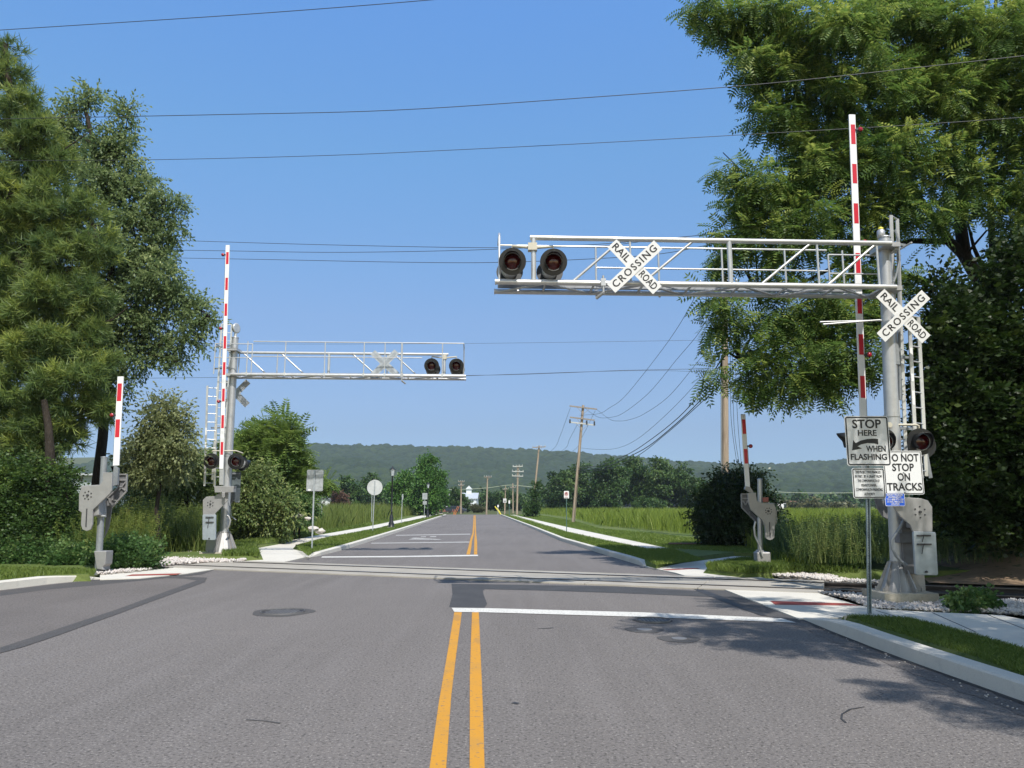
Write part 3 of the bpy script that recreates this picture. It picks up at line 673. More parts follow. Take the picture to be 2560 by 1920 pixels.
# dirt bank right beyond the track
def bank(name, s0, s1, off0, off1, hgt, matl, nx=60, ny=24):
    S = np.linspace(s0, s1, nx); O = np.linspace(off0, off1, ny); V = []
    for i, s in enumerate(S):
        for j, o_ in enumerate(O):
            t = j/(ny-1); e = min(1, i/8)
            h = hgt*(1-math.cos(math.pi*min(1, t*1.6)))/2*e; p = tp(s, o_)
            V.append((p.x, p.y, h + (.07*math.sin(s*2.1+o_)+.05*math.sin(s*5.3)*math.cos(o_*4)+rng.normal()*.02)*min(1,t*4)*e))
    V = np.array(V); Fq = np.array([[i*ny+j, (i+1)*ny+j, (i+1)*ny+j+1, i*ny+j+1] for i in range(nx-1) for j in range(ny-1)])
    o = npmesh(name, V, Fq, matl, smooth=True); struct(o)
bank('dirt_bank', sR+2.2, sR+26, -1.3, -9, 1.0, DIRT)
bank('dirt_bank', sL-6, sL-30, -2.0, -5, .45, DIRT)

# ================================================================== SIGNAL MASTS
def flashing_light(parent, c, d, r=.255, hood=.3, front=BLACK):
    """lamp head with centre c facing direction d"""
    d = Vector(d).normalized(); c = Vector(c)
    mb = MB(); mb.lathe(c-d*.012, [(r,0),(r,.016)], 28, d); disc = mb.build('flashing_light', front, parent)
    Q = d.to_track_quat('Z','Y').to_matrix()
    upl = Vector((0,0,1)); sx = upl.cross(d).normalized(); up = d.cross(sx).normalized()
    mb = MB(); n = 20; vs = []; fs = []
    for ring in (0, 1):
        for k in range(n+1):
            a = R(-52 + 284*k/n); L = hood*(.55+.45*max(0, math.sin(a))) if ring else 0; rr = .168-.01*ring
            vs.append(c + d*(.005+L) + (sx*math.cos(a)+up*math.sin(a))*rr)
    for k in range(n): fs.append((k, k+1, n+2+k, n+1+k))
    mb.add(vs, fs, True); h = mb.build('hood', BLACKG if front is not BLACK else BLACK, disc)
    so = h.modifiers.new('solid', 'SOLIDIFY'); so.thickness = .006
    mb = MB(); mb.lathe(c+d*.006, [(.155,0),(.15,.012),(.12,.03),(.07,.042),(.01,.046)], 24, d); mb.build('lens', LENS, disc)
    mb = MB(); mb.lathe(c+d*.004, [(.166,0),(.166,.02),(.154,.02),(.154,0)], 24, d); mb.build('lens_ring', SILVER, disc)
    mb = MB(); mb.lathe(c-d*.20, [(.10,0),(.145,.03),(.155,.17),(.15,.19)], 20, d); mb.build('housing', SILVER, disc)
    return disc
def crossbuck(c, d, label, reverse=False, s=1.0):
    """two crossed blades facing direction d"""
    d = Vector(d).normalized(); sx = Vector((0,0,1)).cross(d).normalized(); up = d.cross(sx); c = Vector(c)
    t = thing('crossbuck_sign', c, label, 'crossbuck sign')
    for k, (ang, txt) in enumerate(((-47,'RAILROAD'), (43,'CROSSING'))):
        a = R(ang); ux = sx*math.cos(a)+up*math.sin(a); uy = ux.cross(-d)*-1
        uy = d.cross(ux); o = c + d*(.012*k)
        mb = MB(); M = Matrix((ux, uy, d)).transposed(); mb.box(o, (1.22*s, .2286*s, .005), M); b = mb.build('blade', SIGNW if not reverse else SIGNBACK, t)
        mb = MB()
        if k == 0:
            put_text(mb, 'RAIL', o+d*.005, ux, uy, .19*s, -.36*s, 0, sx=.8, bold=.014, fit=.40*s); put_text(mb, 'ROAD', o+d*.005, ux, uy, .19*s, .36*s, 0, fit=.40*s, bold=.014)
        else:
            put_text(mb, 'CROSSING', o+d*.005, ux, uy, .19*s, 0, 0, fit=1.08*s, bold=.014, spacing=1.25)
        mb.build('lettering', SIGNK, b)
        if reverse:
            mb = MB()
            for e in (-.03, .03): mb.box(o-d*.012+uy*e, (1.1*s, .02, .014), M)
            mb.build('stiffener', SIGNBACK, b)
    return t
def gate_arm(parent, top, bot, Y, w, bands, red, lamps, side, steel=None, th=.03):
    """gate arm standing upright; top/bot pixel x,y ; bands pixel y ranges"""
    T_, B_ = at(*top, Y), at(*bot, Y); ax = (T_-B_).normalized(); sx = Vector((1,0,0)); sx = (sx-ax*sx.dot(ax)).normalized(); ny = ax.cross(sx)*-1
    if ny.y > 0: ny = -ny
    M = Matrix((sx, ny, ax)).transposed()
    mb = MB(); L = (T_-B_).length; mb.box((T_+B_)/2, (w, th, L), M)
    def tt(y):
        x = top[0]+(bot[0]-top[0])*(y-top[1])/(bot[1]-top[1]); return at(x, y, Y)
    mb.mi = 1
    for (a, b) in bands:
        pa, pb = tt(a), tt(b)
        for sgn in (1, -1):
            mb.box((pa+pb)/2 + ny*sgn*(th/2+.002) + sx*red[1]*w, (w*red[0], .003, (pa-pb).length), M)
    mb.mi = 0
    arm = mb.build('arm', [WHITEP, REDP], parent, 0)
    for y in lamps:
        c = tt(y)+sx*side*(w/2+.085)+ny*.02
        mb = MB(); mb.mi = 0; mb.box(c-sx*side*.06, (.07,.05,.04), M); mb.lathe(c-Vector((0,.035,0)), [(.045,0),(.055,.015),(.055,.055),(.045,.07)], 14, (0,1,0))
        mb.mi = 1; mb.lathe(c-Vector((0,.052,0)), [(.02,0),(.045,.012),(.05,.018)], 14, (0,1,0)); mb.build('arm_lamp', [DKSTEEL, REDL], arm)
    # cable along the arm edge
    if lamps:
        mb = MB(); pts = [tt(y)+sx*side*(w/2+.008) for y in np.linspace(min(lamps), bot[1], 9)]; mb.path(pts, .007, 5); mb.build('cable', BLACK, arm)
    return arm
def bolts(mb, px, Y, rpx, n=6, rb=.012):
    c = at(px[0], px[1], Y); r = rpx/pxm(Y); mb.mi = 1; rb *= 1.0
    for k in range(n):
        a = 2*math.pi*k/n+.5; mb.lathe(c+Vector((r*math.cos(a), -.014, r*math.sin(a))), [(rb,0),(rb,.014)], 6, (0,1,0))
    mb.lathe(c+Vector((0,-.03,0)), [(rb*1.6,0),(rb*1.9,.03)], 8, (0,1,0)); mb.mi = 0

def cantilever(label, base_px, Ym, foot_z, r0, r1, arm_s, arm_end_px, z_top, z_bot, z_rail, verts_px, fat, diags, post_px, walk_side, top_end_px, mast_top_z, ln=0.0):
    """mast with truss arm; arm_s = direction sign along the perpendicular to the road"""
    b = at(*base_px, Ym); bx, by = b.x, b.y
    u = Vector((1, .047, 0)).normalized()*arm_s; w = Vector((-.047, 1, 0)).normalized()
    t = thing('cantilever_signal', (bx,by,0), label, 'crossing signal', 'cantilever signal bridges over the road')
    O = Vector((bx,by,0))
    def tpx(px, z, off=0):
        # along-arm distance where pixel column px meets the arm line at height z
        o = O + w*off; k = (px-1280)/F_PX
        # (ox+u.x t) = k*((oy+u.y t)*CT + (z-1.75)*ST)
        return (k*(o.y*CT+(z-1.75)*ST)-o.x)/(u.x-k*u.y*CT)
    def pt(s, z, off=0): p = O + u*s + w*off; return Vector((p.x,p.y,z))
    off0 = -.32; off1 = .34        # front and back bottom chords
    if walk_side < 0: offr = -.36
    else: offr = .40
    Lb = tpx(arm_end_px, z_bot, off0); Lt = tpx(top_end_px, z_top, 0)
    AX = Vector((ln, 0, 7)); e0 = -ln if arm_s < 0 else 0
    mb = MB(); mb.lathe((bx,by,0), [(r0,foot_z),(r0,1.6),(r0*.97,3.2),(r1,z_top+.15),(r1*.96,mast_top_z)], 24, AX)
    mb.lathe((bx,by,0), [(r1+.012,mast_top_z),(r1+.012,mast_top_z+.02),(.05,mast_top_z+.05)], 20, AX)
    for z in (1.15, 2.35, 3.4): mb.lathe((bx,by,0), [(r0+.006,z),(r0+.006,z+.04)], 24, AX)
    mast = mb.build('mast', GALV, t)
    fw = w if arm_s < 0 else w
    # chords: front top, two bottom ones; the front is the side the crossbuck faces
    ft = off0 if walk_side > 0 else off1
    mb = MB(); mb.tube(pt(.05+e0,z_top,ft), pt(Lt,z_top,ft), .05); mb.build('top_chord', ALU, t)
    for o_ in (off0, off1):
        mb = MB(); mb.tube(pt(.02+e0,z_bot,o_), pt(Lb,z_bot,o_), .052); mb.lathe(pt(Lb,z_bot,o_), [(.058,0),(.058,.02)], 14, u); mb.build('bottom_chord', ALU, t)
    for px, k in zip(verts_px, fat):
        s = tpx(px, (z_top+z_bot)/2, ft); mb = MB(); mb.tube(pt(s,z_bot,ft), pt(s,z_top,ft), .048 if k else .022); mb.build('upright', ALU, t)
    for (pb, ptop) in diags:
        s0 = tpx(pb, z_bot, ft); s1 = tpx(ptop, z_top, ft); mb = MB(); mb.tube(pt(s0,z_bot,ft), pt(s1,z_top,ft), .026); mb.build('diagonal', ALU, t)
    # floor lattice and grating
    mb = MB(); n = 8; us = [Lb*i/n for i in range(n+1)]
    for i in range(n):
        mb.tube(pt(us[i],z_bot-.0,off0), pt(us[i],z_bot-.0,off1), .022, n=8)
        mb.tube(pt(us[i],z_bot-.02,off0 if i%2 else off1), pt(us[i+1],z_bot-.02,off1 if i%2 else off0), .022, n=8)
    mb.build('floor_bracing', GALV, t)
    mb = MB()
    for o_ in np.linspace(off0+.06, off1-.06, 12): mb.bar(pt(.35,z_bot+.062,o_), pt(Lb-.05,z_bot+.062,o_), .006, .03)
    for s in np.linspace(.35, Lb-.05, 34): mb.bar(pt(s,z_bot+.075,off0+.05), pt(s,z_bot+.075,off1-.05), .006, .006)
    mb.build('walkway_grating', GALV, t)
    # top chord ties to the mast
    mb = MB(); mb.tube(pt(.05+e0,z_top,ft), pt(e0,z_top,0), .05); mb.bar(pt(-.1+e0,z_top-.02,-.25), pt(-.1+e0,z_top-.02,.25), .08, .16); mb.build('chord_tie', GALV, t)
    for z in (z_top, z_bot): mb = MB(); mb.box((bx+ln*z/7,by,z), (r1*2+.12, .55, .09)); mb.build('mast_clamp', GALV, t)
    # railing
    mb = MB(); Lr = Lb-.06
    zr = z_rail
    mb.tube(pt(.75,zr,offr), pt(Lr,zr,offr), .02, n=8); mb.tube(pt(.75,(zr+z_bot)/2+.05,offr), pt(Lr*.82 if walk_side<0 else tpx(1490,zr-.5,offr),(zr+z_bot)/2+.05,offr), .017, n=8)
    other = off0 if walk_side > 0 else off1
    mb.path([pt(Lr,z_bot,other*1.0), pt(Lr,zr-.08,other), pt(Lr,zr,other*.8), pt(Lr,zr,offr)], .02, 8)
    mb.tube(pt(-.55,zr-.09,offr), pt(.72,zr-.09,offr), .018, n=8); mb.tube(pt(-.55,(zr+z_bot)/2,offr), pt(.72,(zr+z_bot)/2,offr), .016, n=8)
    for s in (-.55, .72): mb.tube(pt(s,z_bot,offr), pt(s,zr-.09,offr), .02, n=8)
    mb.tube(pt(-.55,zr-.09,offr), pt(-.55,zr-.09,-offr), .018, n=8)
    mb.build('railing', ALU, t)
    for px in post_px:
        s = tpx(px, (zr+z_bot)/2, offr); mb = MB(); mb.tube(pt(s,z_bot-.06,offr), pt(s,zr,offr), .02, n=8); mb.box(pt(s,z_bot+.02,offr), (.08,.05,.1)); mb.build('railing_post', ALU, t)
    return t, O, u, w, pt, tpx, ft

# ---- near right
Yn = 14.55
nz_top, nz_bot = 6.73, 5.86
near, On, un, wn_, ptn, tpn, ftn = cantilever('tall aluminium signal bridge of the near right mast, reaching left over the road',
    (2243,1420), Yn, .12, .138, .112, -1, 1240, nz_top, nz_bot, 6.82, [1334,1576,1825,2045,2195], [1,0,1,0,0],
    [(1428,1555),(1604,1735),(1900,2030),(2066,2192)], [1490,1647,1806,1964,2109], 1, 1322, 6.95, .24)
# ---- far left
Yf = 26.5
fz_top, fz_bot = 7.1, 6.2
far, Of, uf, wf, ptf, tpf, ftf = cantilever('smaller looking signal bridge of the far left mast, reaching right over the road',
    (560,1340), Yf, .14, .145, .115, 1, 1163, fz_top, fz_bot, 7.36, [597,693,822,968,1111], [0,0,1,0,1],
    [(676,607),(771,702),(950,880),(1052,984)], [618,713,812,910,962,1005,1106], -1, 1120, 7.55)

def footing(t, O, z, s=1.0):
    x, y = O.x, O.y; n = 8
    mb = MB(); mb.lathe((x,y,0), [(.36*s,.14),(.36*s,.17),(.15*s,.62*s+.1),(.15*s,.66*s+.1)], 8, None, True)
    for k in range(8):
        a = 2*math.pi*(k+.5)/8; d = Vector((math.cos(a), math.sin(a), 0)); p = Vector((x,y,0))
        mb.prism([p+d*.14*s+Vector((0,0,.75*s)), p+d*.17*s+Vector((0,0,.75*s)), p+d*.42*s+Vector((0,0,.17)), p+d*.14*s+Vector((0,0,.17))], Vector((-d.y,d.x,0))*.018)
        mb.lathe(p+d*.40*s, [(.02,.16),(.02,.26)], 6)
    mb.build('flared_base', CAST, t)
    mb = MB(); mb.box((x,y,.075), (1.02*s,.96*s,.23)); mb.build('concrete_footing', CONC_BASE, t, .01)
footing(near, On, 0, .95); footing(far, Of, 0, 1.15)

def ladder(t, name, p0, p1, wd, side=(1,0,0), step=.30, tint=ALU, white=()):
    p0, p1 = Vector(p0), Vector(p1); sx = Vector(side).normalized(); mb = MB(); L = (p1-p0).length; d = (p1-p0)/L
    for e in (-1, 1): mb.bar(p0+sx*e*wd/2, p1+sx*e*wd/2, .065, .03, up=(sx.y,-sx.x,0) if False else (0,1,0))
    k = .1
    while k < L:
        q = p0+d*k; mb.tube(q-sx*wd/2, q+sx*wd/2, .014, n=6); k += step
    mb.mi = 1
    for (a, b) in white: mb.bar(p0-sx*wd/2+d*a+Vector((0,-.018,0)), p0-sx*wd/2+d*b+Vector((0,-.018,0)), .05, .004, up=(0,1,0))
    return mb.build(name, [tint, WHITEP], t)
lx = On.x
ladder(near, 'ladder', Vector((lx+.40,Yn+.30,2.3)), Vector((lx+.62,Yn+.30,7.5)), .30, (1,.9,0), white=())
ladder(near, 'ladder', at(2304,1190,Yn+.1), at(2284,790,Yn+.1), .30, (1,.6,0), white=[(1.35,1.62),(1.8,1.95),(2.2,2.45)])
ladder(near, 'ladder_guard', at(2316,1195,Yn+.2), at(2300,1110,Yn+.2), .16, (1,0,0), .16, GALV_D)
mb = MB()
for z in (3.2, 4.6, 6.9):
    mb.bar((lx+.10+.034*z,Yn+.1,z), (lx+.56+.034*z,Yn+.3,z), .05, .05); 
mb.path([at(2238,575,Yn-.1), at(2246,600,Yn-.1), at(2249,650,Yn-.1), at(2240,690,Yn-.1), at(2234,705,Yn-.1)], .022, 8)
mb.path([at(2246,620,Yn+.1), at(2247,800,Yn+.1), at(2250,1000,Yn+.1)], .03, 8)
mb.box(at(2237,885,Yn-.05), (.12,.1,.42)); mb.build('ladder_bracket', GALV_D, near)
mb = MB(); lx += .22; mb.lathe((lx-.05,Yn-.02,6.95), [(.06,0),(.075,.02),(.075,.14),(.04,.17)], 14); mb.mi = 1; mb.lathe((lx-.05,Yn-.02,7.12), [(.05,0),(.05,.03),(.02,.05)], 10); mb.build('mast_cap', [GALV, YELG], near)
# platform tray + stub pipes seen under the near truss beside the mast
mb = MB(); mb.tube(at(2050,805,Yn), at(2205,801,Yn), .018, n=8); mb.tube(at(2058,811,Yn-.2), at(2200,800,Yn-.2), .018, n=8); mb.build('stub_pipe', ALU, near)
# far left ladders, bell
fx = Of.x
ladder(far, 'ladder', Vector((fx-.42,Yf+.25,2.6)), Vector((fx-.42,Yf+.25,8.1)), .34, (1,.5,0), white=())
ladder(far, 'ladder', at(524,1215,Yf+.1), at(531,965,Yf+.1), .32, (1,.4,0), white=[(.75,1.0),(1.25,1.5),(1.75,2.0)])
mb = MB()
for z in (3.0, 4.4, 6.5, 7.3): mb.bar((fx-.1,Yf+.1,z), (fx-.75,Yf+.25,z), .05, .05)
mb.path([at(590,1300,Yf-.1), at(577,1290,Yf-.2), at(576,1270,Yf-.2), at(572,1250,Yf-.15)], .02, 8); mb.build('ladder_bracket', GALV_D, far)
mb = MB(); mb.tube((fx,Yf,7.5), (fx,Yf,7.72), .05); c = Vector((fx,Yf,7.9)); bd = Vector((1,-.35,0)).normalized()
mb.lathe(c-bd*.12, [(.04,0),(.10,.02),(.15,.06),(.165,.10)], 20, bd); mb.lathe(c+bd*.0, [(.17,0),(.185,.02),(.18,.05),(.15,.055)], 20, bd); mb.build('warning_bell', SILVER, far)

# cantilever lamps (back to back pairs)
for (lst, Ybase, pt_, tpx_, ft_, own, z, sc) in (((1281,1384), Yn, ptn, tpn, ftn, near, 6.22, 1.0), ((1079,1141), Yf, ptf, tpf, ftf, far, 6.66, 1.05)):
    sm = None
    for px in lst:
        s = tpx_(px, z, ft_-.12); c = pt_(s, z, ft_-.12)
        flashing_light(own, c, (-.02,-1,-.16), .255*sc)
        flashing_light(own, pt_(s+(.03), z-.06, ft_+.34), (.02,1,-.16), .255*sc)
        sm = s if sm is None else (sm+s)/2
    zc = z+.34
    mb = MB(); s0, s1 = [tpx_(px, z, ft_) for px in lst]
    mb.path([pt_(s0,zc-.06,ft_+.08), pt_(s0,zc+.03,ft_+.08), pt_(sm,zc-.03,ft_), pt_(s1,zc+.03,ft_+.08), pt_(s1,zc-.06,ft_+.08)], .026, 8)
    mb.box(pt_(sm,zc-.02,ft_), (.17,.15,.14)); mb.build('lamp_bracket', BUFF, own, .01)
# clamp hanging below the chord
for (px, own, pt_, tpx_, zb, ft_) in ((1507,near,ptn,tpn,nz_bot,ftn), (1005,far,ptf,tpf,fz_bot,-.36)):
    s = tpx_(px, zb, ft_); mb = MB(); mb.tube(pt_(s,zb+.13,ft_-.06), pt_(s,zb-.2,ft_-.06), .022, n=8); mb.tube(pt_(s,zb-.2,ft_-.06), pt_(s+.12,zb-.28,ft_+.05), .03, n=8); mb.box(pt_(s,zb,ft_-.06), (.09,.06,.14)); mb.build('walkway_clamp', GALV, own)
s = tpf(1005, fz_top, -.36); mb = MB(); mb.tube(ptf(s,fz_bot,-.38), ptf(s,7.36,-.38), .035, n=8); mb.build('railing_post', ALU, far)

crossbuck(at(1586.5,666.6,13.86), (0,-1,-.06), 'white RAILROAD CROSSING crossbuck hung on the near overhead truss')
crossbuck(at(2258,790,Yn-.32), (0,-1,-.06), 'white RAILROAD CROSSING crossbuck on the near right mast')
crossbuck(at(961.8,908.8,26.95), (0,1,-.06), 'bare back of the crossbuck behind the far overhead truss', True, 1.0)
crossbuck(at(589,984,27.0), (0,1,-.06), 'bare back of the crossbuck half hidden by the far left mast', True, 1.0)
mb = MB(); mb.bar(at(2230,800,Yn-.2), at(2285,800,Yn-.2), .04, .12); mb.build('sign_bracket', GALV, near)

# low flashing lights on the masts
mb = MB(); mb.path([at(2222,1062,Yn-.1), at(2290,1062,Yn-.1), at(2296,1064,Yn-.1), at(2297,1078,Yn-.05)], .022, 8); mb.lathe(at(2225,1062,Yn-.2), [(.05,0),(.05,.12)], 10, (0,1,0)); mb.build('lamp_bracket', BUFF, near)
flashing_light(near, at(2302,1104,Yn-.2), (-.1,-1,-.05), .25)
flashing_light(near, at(2209,1104,Yn-.1), (-.1,-1,-.05), .25)
flashing_light(near, at(2304,1114,Yn+.35), (.3,1,-.05), .25)
flashing_light(near, at(2135,1101,Yn+.35), (-1,.15,-.05), .2)
mb = MB(); mb.path([at(530,1129,Yf-.2), at(532,1127,Yf-.2), at(590,1127,Yf-.2), at(607,1133,Yf+.1)], .022, 8); mb.build('lamp_bracket', BUFF, far)
flashing_light(far, at(529,1153,Yf-.35), (.1,-1,-.05), .265)
flashing_light(far, at(590,1153.5,Yf-.35), (.1,-1,-.05), .275)
flashing_light(far, at(606,1160,Yf+.35), (.5,1,-.05), .24)

# ================================================================== GATES
GG = 'crossing gates with raised red and white arms'
def pz(lst, s, ox, oy): return [(ox+a/s, oy+b/s) for a, b in lst]
# near right gate on the mast
g1 = thing('crossing_gate', (On.x,Yn,0), 'tallest gate, raised arm beside the near right mast, big silver counterweight plate', 'crossing gate', GG)
gate_arm(g1, (2129.5,287), (2165,1225), 15.4, .135, [(312,361),(410.5,459),(509,559),(633,683.6),(735,784.5),(836,887),(940,995),(1050,1100)], (.68,.05), [325,606,887], 1)
Z7 = (2.962,2050,980)
mb = MB(); mb.pxprism(pz([(560,775),(750,788),(800,803),(832,850),(834,1035),(690,1035),(670,985),(600,925),(545,850),(500,800)],*Z7), Yn-.62, .05)
bolts(mb, (2050+740/2.962, 980+888/2.962), Yn-.62, 40/2.962, 6, .014); mb.build('front_bracket_arm', [CAST, DKSTEEL], g1, .012)
mb = MB(); mb.pxprism(pz([(405,785),(478,785),(505,850),(520,950),(470,925),(425,860)],*Z7), Yn+.5, .05); mb.build('rear_bracket_arm', CASTD, g1, .008)
mb = MB(); mb.pxprism(pz([(700,805),(790,805),(815,860),(815,1010),(700,1010)],*Z7), Yn-.5, .55); mb.build('gear_housing', CAST, g1, .02)
mb = MB(); mb.pxprism(pz([(700,1033),(850,1037),(859,1045),(876,1348),(868,1358),(718,1356),(710,1346),(692,1042)],*Z7), Yn-.70, .06); cw = mb.build('counterweight', PLATE, g1, .01)
mb = MB()
for yy, x0, x1 in ((1063,718,820),(1128,722,825)):
    a, b = at(2050+x0/2.962, 980+yy/2.962, Yn-.72), at(2050+x1/2.962, 980+yy/2.962, Yn-.72); mb = MB(); mb.bar(a, b, .03, .02, up=(0,1,0)); mb.lathe(a.lerp(b,.5)+Vector((.0,-.03,0)), [(.014,0),(.014,.03)], 8, (0,1,0)); mb.build('counterweight_clamp', DKSTEEL, cw)
mb = MB()
mb.tube(at(2050+768/2.962,980+1070/2.962,Yn-.73), at(2050+757/2.962,980+1110/2.962,Yn-.73), .008, n=6); mb.tube(at(2050+765/2.962,980+1135/2.962,Yn-.73), at(2050+755/2.962,980+1200/2.962,Yn-.73), .008, n=6)
mb.lathe(at(2050+793/2.962,980+1332/2.962,Yn-.73), [(.02,0),(.02,.03)], 8, (0,1,0)); mb.build('clamp_tail', DKSTEEL, cw)
mb = MB(); mb.path([at(*p,Yn-.42) for p in pz([(640,900),(620,950),(590,1010),(555,1060),(530,1100),(535,1160),(560,1210),(600,1255),(640,1282)],*Z7)], .028, 8); mb.build('conduit', GALV_D, g1)
mb = MB(); mb.box(at(2050+640/2.962,980+1080/2.962,Yn-.2), (.35,.2,.18)); mb.box(at(2050+650/2.962,980+1150/2.962,Yn-.1), (.28,.2,.95)); mb.build('mechanism_mount', CASTD, g1, .01)
mb = MB(); mb.path([at(*p,Yn-.6) for p in pz([(660,760),(660,800),(735,795),(742,830)],*Z7)], .012, 6); mb.build('earth_wire', BUFF, g1)
mb = MB(); mb.pxprism(pz([(680,1320),(770,1320),(785,1490),(700,1490)],*Z7), Yn-.1, .04); mb.build('support_foot', CAST, g1)
# far left gate on the mast
g2 = thing('crossing_gate', (Of.x,Yf,0), 'gate at the far left mast with long arm of eight red bands', 'crossing gate', GG)
gate_arm(g2, (569.5,613), (553.5,1172), 25.7, .132, [(630.5,660.7),(694.6,725.5),(759,790),(840.4,871.7),(905.5,937.4),(971.6,1003.8),(1038,1070.6),(1105,1137)], (.66,.02), [637,821,1003.5], -1)
Z3 = (3.53,480,950)
mb = MB(); mb.pxprism(pz([(243,785),(281,785),(278,925),(240,925)],*Z3), 25.7, .05); mb.build('arm_socket', GALV, g2)
mb = MB(); mb.pxprism(pz([(188,935),(372,938),(366,958),(366,990),(200,992),(196,950)],*Z3), 25.6, .25); mb.pxprism(pz([(262,990),(290,990),(290,1030),(276,1042),(262,1030)],*Z3), 25.58, .03); mb.build('hinge_beam', CAST, g2, .01)
mb = MB(); mb.pxprism(pz([(95,1058),(125,1030),(205,1024),(235,1000),(318,992),(316,1062),(206,1176),(204,1192),(95,1190)],*Z3), 25.75, .06); bolts(mb, (480+162/3.53, 950+1095/3.53), 25.75, 26/3.53, 6, .018); mb.build('front_bracket_arm', [CAST, DKSTEEL], g2, .01)
mb = MB(); mb.pxprism(pz([(320,995),(375,960),(378,1050),(310,1130),(300,1060)],*Z3), 27.1, .06); mb.build('rear_bracket_arm', CASTD, g2, .01)
mb = MB(); mb.pxprism(pz([(96,1188),(204,1188),(209,1196),(207,1406),(200,1414),(96,1412),(91,1404),(92,1196)],*Z3), 25.62, .08); cw = mb.build('counterweight', PLATE, g2, .01)
mb = MB()
for yy in (1210,1254): mb.bar(at(480+120/3.53,950+yy/3.53,25.6), at(480+190/3.53,950+yy/3.53,25.6), .03, .03, up=(0,1,0))
mb.tube(at(480+150/3.53,950+1210/3.53,25.6), at(480+138/3.53,950+1305/3.53,25.6), .01, n=6); mb.lathe(at(480+150/3.53,950+1398/3.53,25.6), [(.025,0),(.025,.03)], 8, (0,1,0)); mb.build('counterweight_clamp', DKSTEEL, cw)
mb = MB(); mb.pxprism(pz([(130,1400),(215,1390),(200,1530),(118,1505)],*Z3), 26.2, .05); mb.build('support_foot', CAST, g2)
mb = MB(); mb.path([at(*p,26.1) for p in pz([(305,1330),(330,1280),(338,1240),(325,1205),(310,1195)],*Z3)], .03, 8); mb.build('conduit', CAST, g2)
# left pedestal gate
ZL = (3.016,170,900); YL = 20.0
pb = at(170+228/3.016, 1424, YL)
g3 = thing('crossing_gate', (pb.x,YL,0), 'short gate on a leaning grey post among the weeds at far left', 'crossing gate', GG)
gate_arm(g3, (302,941.4), (290.5,1163.6), YL+.1, .155, [(958.7,1002.8),(1048.5,1093.3)], (.72,-.05), [1037.6], -1)
mb = MB(); mb.tube(Vector((*at(245,1435,YL)[:2],0)), at(170+273/3.016,900+738/3.016,YL), .085, .078, 20); mb.lathe(at(170+273/3.016,900+736/3.016,YL), [(.085,0),(.085,.02),(.03,.03)], 16); mb.build('post', GALV_D, g3)
mb = MB(); mb.pxprism(pz([(262,848),(335,848),(328,985),(312,1010),(186,1130),(183,1240),(170,1278),(140,1290),(108,1278),(96,1240),(102,1150),(80,1135),(82,1010),(100,965),(130,950),(235,942),(262,912)],*ZL), YL-.34, .06)
bolts(mb, (170+148/3.016, 900+1020/3.016), YL-.34, 30/3.016, 7, .018); mb.build('front_bracket_arm', [CAST, DKSTEEL], g3, .012)
mb = MB(); mb.pxprism(pz([(137,1120),(146,1120),(139,1260),(130,1260)],*ZL), YL-.345, .03); mb.build('slot', DKSTEEL, g3)
mb = MB(); mb.pxprism(pz([(96,948),(230,940),(232,1170),(190,1180),(96,1150)],*ZL), YL-.26, .4); mb.build('gear_housing', CAST, g3, .02)
mb = MB(); mb.pxprism(pz([(383,860),(447,860),(441,990),(330,1112),(306,1262),(272,1340),(278,1290),(290,1060),(378,962)],*ZL), YL+.3, .04); mb.build('rear_bracket_arm', CASTD, g3)
mb = MB()
for a, b in (((385,862),(445,862)),((445,862),(440,990)),((440,990),(330,1112)),((385,905),(440,905)),((385,950),(438,985)),((385,985),(440,915)),((330,1050),(372,1060)),((310,1040),(330,1110)),((382,862),(378,962)),((378,962),(292,1045))):
    mb.bar(at(170+a[0]/3.016,900+a[1]/3.016,YL+.28), at(170+b[0]/3.016,900+b[1]/3.016,YL+.28), .03, .05, up=(0,1,0))
mb.build('rib', CAST, g3)
mb = MB(); mb.pxprism(pz([(320,800),(345,795),(340,850),(335,950),(372,940),(378,815),(350,800)],*ZL), YL+.0, .08); mb.build('arm_socket', GALV_D, g3)
mb = MB(); mb.pxprism(pz([(195,1440),(288,1442),(280,1540),(262,1560),(268,1585),(215,1575)],*ZL), YL-.18, .36); mb.build('base_bracket', CAST, g3, .015)
mb = MB(); mb.tube(at(170+220/3.016,900+1177/3.016,YL-.1), at(170+285/3.016,900+1177/3.016,YL-.1), .03); mb.build('clamp_bolt', GALV, g3)
# right pedestal gate
ZR = (3.457,1750,1000); YR = 21.0
pb = at(1750+525/3.457, 1420, YR)
g4 = thing('crossing_gate', (pb.x,YR,0), 'short gate on a squat box base beyond the tracks at right', 'crossing gate', GG)
gate_arm(g4, (1857.3,1035.3), (1869,1218.4), YR+.1, .125, [(1048.6,1084.8),(1122.4,1159)], (.76,.04), [1115.7], 1)
mb = MB(); mb.tube((pb.x,YR,.3), at(1750+517/3.457,1000+690/3.457,YR), .068, .062, 20); mb.tube((pb.x+.1,YR+.15,.3), (pb.x+.06,YR+.15,1.4), .045); mb.lathe(at(1750+517/3.457,1000+690/3.457,YR), [(.07,0),(.07,.02),(.03,.04)], 16); mb.build('post', GALV, g4)
mb = MB(); mb.pxprism(pz([(415,805),(485,800),(492,868),(530,888),(640,895),(655,930),(650,1085),(643,1190),(628,1205),(605,1212),(580,1203),(566,1190),(562,1090),(540,1040),(440,950),(418,880)],*ZR), YR-.3, .06); bolts(mb, (1750+592/3.457, 1000+960/3.457), YR-.3, 26/3.457, 8, .016); mb.build('front_bracket_arm', [CAST, DKSTEEL], g4, .012)
